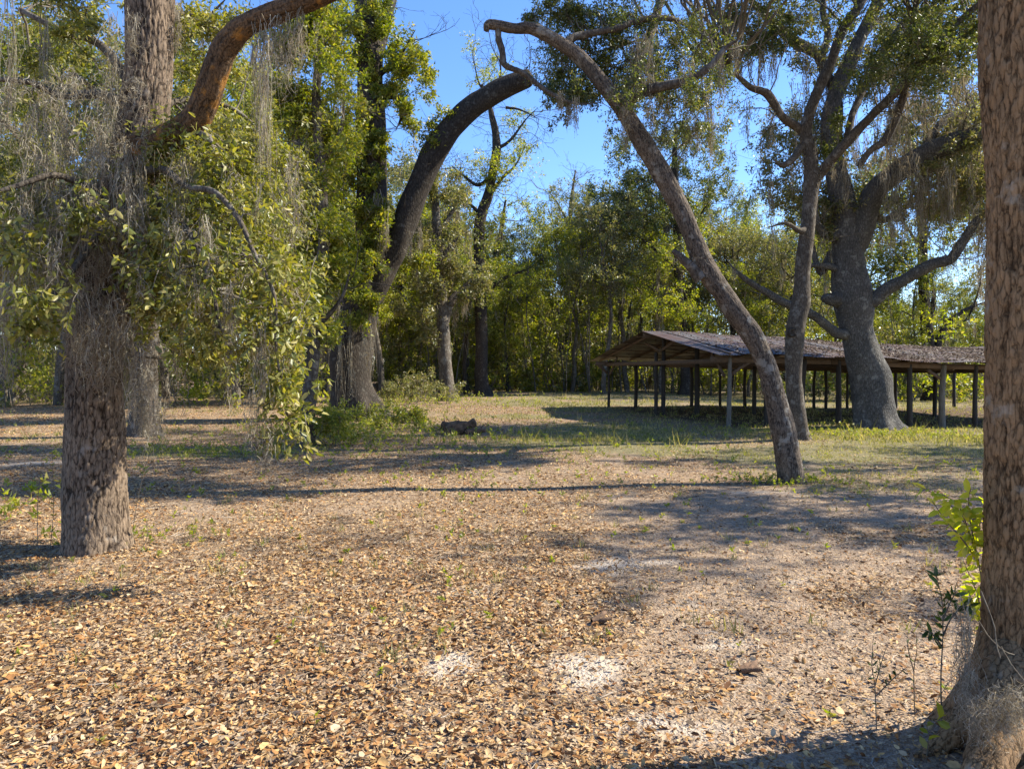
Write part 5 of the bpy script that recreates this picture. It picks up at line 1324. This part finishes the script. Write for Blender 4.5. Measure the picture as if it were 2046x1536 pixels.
def build_wood():
    pr = [(proto_tree(0, 13, 'vine_leaf', 'bark_far', .95, .28, .35), 'leafy olive oak'),
          (proto_tree(1, 15, 'grey_leaf', 'bark_far', .8, .20, .45), 'tall mossy grey tree'),
          (proto_tree(2, 11, 'light_leaf', 'bark_far', .9, .25, .25), 'light green young tree'),
          (proto_tree(3, 14, 'oak_leaf', 'bark_dark', .8, .26, .40), 'dark trunked oak'),
          (proto_tree(4, 12, 'grey_leaf', 'bark_dark', .55, .18, .40), 'thin slender tree')]
    used = [False] * 5
    # (column, base distance, kind, scale)
    rows = []
    for x in np.linspace(-60, 2110, 30): rows.append((x + rng.normal(0, 25), rng.uniform(47, 58)))
    for x in np.linspace(-80, 2130, 26): rows.append((x + rng.normal(0, 25), rng.uniform(60, 74)))
    for x in np.linspace(-60, 620, 9): rows.append((x + rng.normal(0, 25), rng.uniform(30, 42)))
    for x in np.linspace(470, 1010, 9): rows.append((x + rng.normal(0, 20), rng.uniform(43, 50)))
    for x in np.linspace(830, 1260, 13): rows.append((x + rng.normal(0, 12), rng.uniform(58, 72)))
    for x in np.linspace(1170, 1640, 9): rows.append((x + rng.normal(0, 20), rng.uniform(44, 52)))
    for x in (1560, 1700, 1800, 1930, 2030): rows.append((x, rng.uniform(40, 46)))
    made = []
    for px, dd in rows:
        centre = 900 < px < 1500; gap = 1700 < px < 1990
        k = int(rng.choice(5, p=[.25, .2, .25, .15, .15]))
        s = rng.uniform(.75, 1.05)
        if px < 900: s *= 1.15
        if centre: s *= .92 if dd < 57 else 1.12; k = int(rng.choice([2, 4, 1, 0, 3], p=[.33, .12, .2, .25, .1]))
        if gap: s *= .62; k = int(rng.choice([2, 0]))
        if 980 < px < 1130: s *= .85
        x = (px - 1023) / FPX * dd
        loc = (x, dd, float(zg(x, dd)) - .02); rz = rng.random() * 6.28
        if not used[k]: o = pr[k][0]; o.location = loc; o.rotation_euler = (0, 0, rz); o.scale = (s, s, s); used[k] = True
        else: o = copy_tree(pr[k][0], loc, rz, s)
        zone = next(z for lim, z in ((180, 'at far left past the left oak'), (480, 'behind the left oak foliage'), (700, 'left of the twin stemmed oak'), (880, 'right behind the twin stemmed oak'),
            (1080, 'around the dark slender tree'), (1200, 'just left of the shed'), (1400, 'above the left half of the shed'), (1620, 'behind the arch tree'), (1860, 'behind the big grey oak'), (9999, 'at far right by the rust trunk')) if px < lim)
        row = 'near wood edge' if dd < 46 else ('wood edge' if dd < 59 else 'rear wood')
        tag(o, pr[k][1] + ' at ' + row + ', ' + zone, 'tree', 'trees of the wood beyond the clearing'); made.append((px, o))
    for x, y, s_, k in ((13.5, 10.5, .78, 0), (17, 14.5, .8, 3), (-15, 13, .8, 0)):
        o = copy_tree(pr[k][0], (x, y, float(zg(x, y))), x, s_)
        tag(o, {0: 'broad oak', 3: 'dark oak'}[k] + (' beside the clearing, just outside the view at left' if x < 0 else ' beside the clearing, just outside the view at right, %s' % ('nearest' if y < 12 else 'farthest' if y > 20 else 'middle')), 'tree')
    same = {}
    for px, o in sorted(made, key=lambda q: q[0]): same.setdefault(o['label'], []).append(o)
    for lab, os_ in same.items():
        names = {2: ('left', 'right'), 3: ('left', 'middle', 'right'), 4: ('leftmost', 'left middle', 'right middle', 'rightmost')}.get(len(os_))
        if names:
            for nm, o in zip(names, os_): o['label'] = nm + ' ' + lab
    # undergrowth at the wood edge: nobody could count it
    mb = MB(); lm = MB()
    n = 1250
    px = np.where(rng.random(n) < .3, rng.uniform(780, 1260, n), rng.uniform(-80, 2120, n)); dd = rng.uniform(38, 62, n)
    ctr = (px > 560) & (px < 1500); dd = np.where(ctr, np.clip(dd + 7, 48, 72), dd); dd = np.where((px < 640), rng.uniform(30, 60, n), dd)
    x = (px - 1023) / FPX * dd
    cc = []
    for i in range(n):
        h = rng.uniform(.2, 1) ** 1.2 * (8.0 if px[i] < 1650 else 6.0)
        cc.append((np.array([x[i], dd[i], float(zg(x[i], dd[i])) + h * rng.uniform(.1, .95)]), rng.uniform(.6, 1.25), .8))
    stems = [np.stack([x + rng.normal(0, .3, n), dd + rng.normal(0, .3, n), zg(x, dd)], -1)]
    half = rng.random(n)
    for mat, lo, hi, nm, lab in (('grey_leaf', 0, .45, 'undergrowth', 'dull brownish undergrowth filling the wood edge'), ('light_leaf', .45, .8, 'undergrowth', 'sunlit light green undergrowth along the wood edge'), ('vine_leaf', .8, 1.01, 'undergrowth', 'olive green undergrowth among the far trunks')):
        mb = MB(); sub = [c for c, hh in zip(cc, half) if lo <= hh < hi]
        clusters(mb, stems, sub, .215, 5, 4, 7, .55, twr=.010, far=True); o = mb.build(nm, [M[mat], M['twig']]); tag(o, lab, 'undergrowth', kind='stuff')
    # a belt of far foliage closing the view
    mb = MB(); n = 1150
    px = np.where(rng.random(n) < .25, rng.uniform(760, 1260, n), rng.uniform(-150, 2200, n)); dd = rng.uniform(76, 95, n); x = (px - 1023) / FPX * dd
    top = np.where((px > 950) & (px < 1180), 11, np.where((px > 1700) & (px < 1990), 8.5, np.where(px < 950, 18, 14.5)))
    z = zg(x, dd) + rng.random(n) ** 1.5 * top
    base = [np.stack([x, dd, zg(x, dd)], -1)]
    clusters(mb, base, [(np.array([a, b, c]), rng.uniform(1.1, 2.0), .8) for a, b, c in zip(x, dd, z)], 0.50, 5, 4, 5, .62, twr=.02, far=True)
    o = mb.build('distant_wood', [M['grey_leaf'], M['twig']]); tag(o, 'far grey green wood closing the view behind the nearer trees', 'wood', kind='stuff')
    # thin bare stems among the undergrowth
    mb = MB(); n = 420; px = rng.uniform(-50, 2100, n); dd = rng.uniform(44, 75, n); x = (px - 1023) / FPX * dd
    Q = walk(np.stack([x, dd, zg(x, dd) - .1], -1), np.tile([0, 0, 1.], (n, 1)) + rng.normal(0, .12, (n, 3)), rng.uniform(3, 12, n), 8, .07)
    btubes(mb, Q, rng.uniform(.025, .07, (n, 1)) * np.linspace(1, .4, 8), 5, 0)
    o = mb.build('bare_stems', M['bark_far']); tag(o, 'thin bare stems crowding the far wood', 'undergrowth', kind='stuff')
build_wood()
build_litter()
build_grass()
print('TRIS', sum(len(m.polygons) for m in bpy.data.meshes))
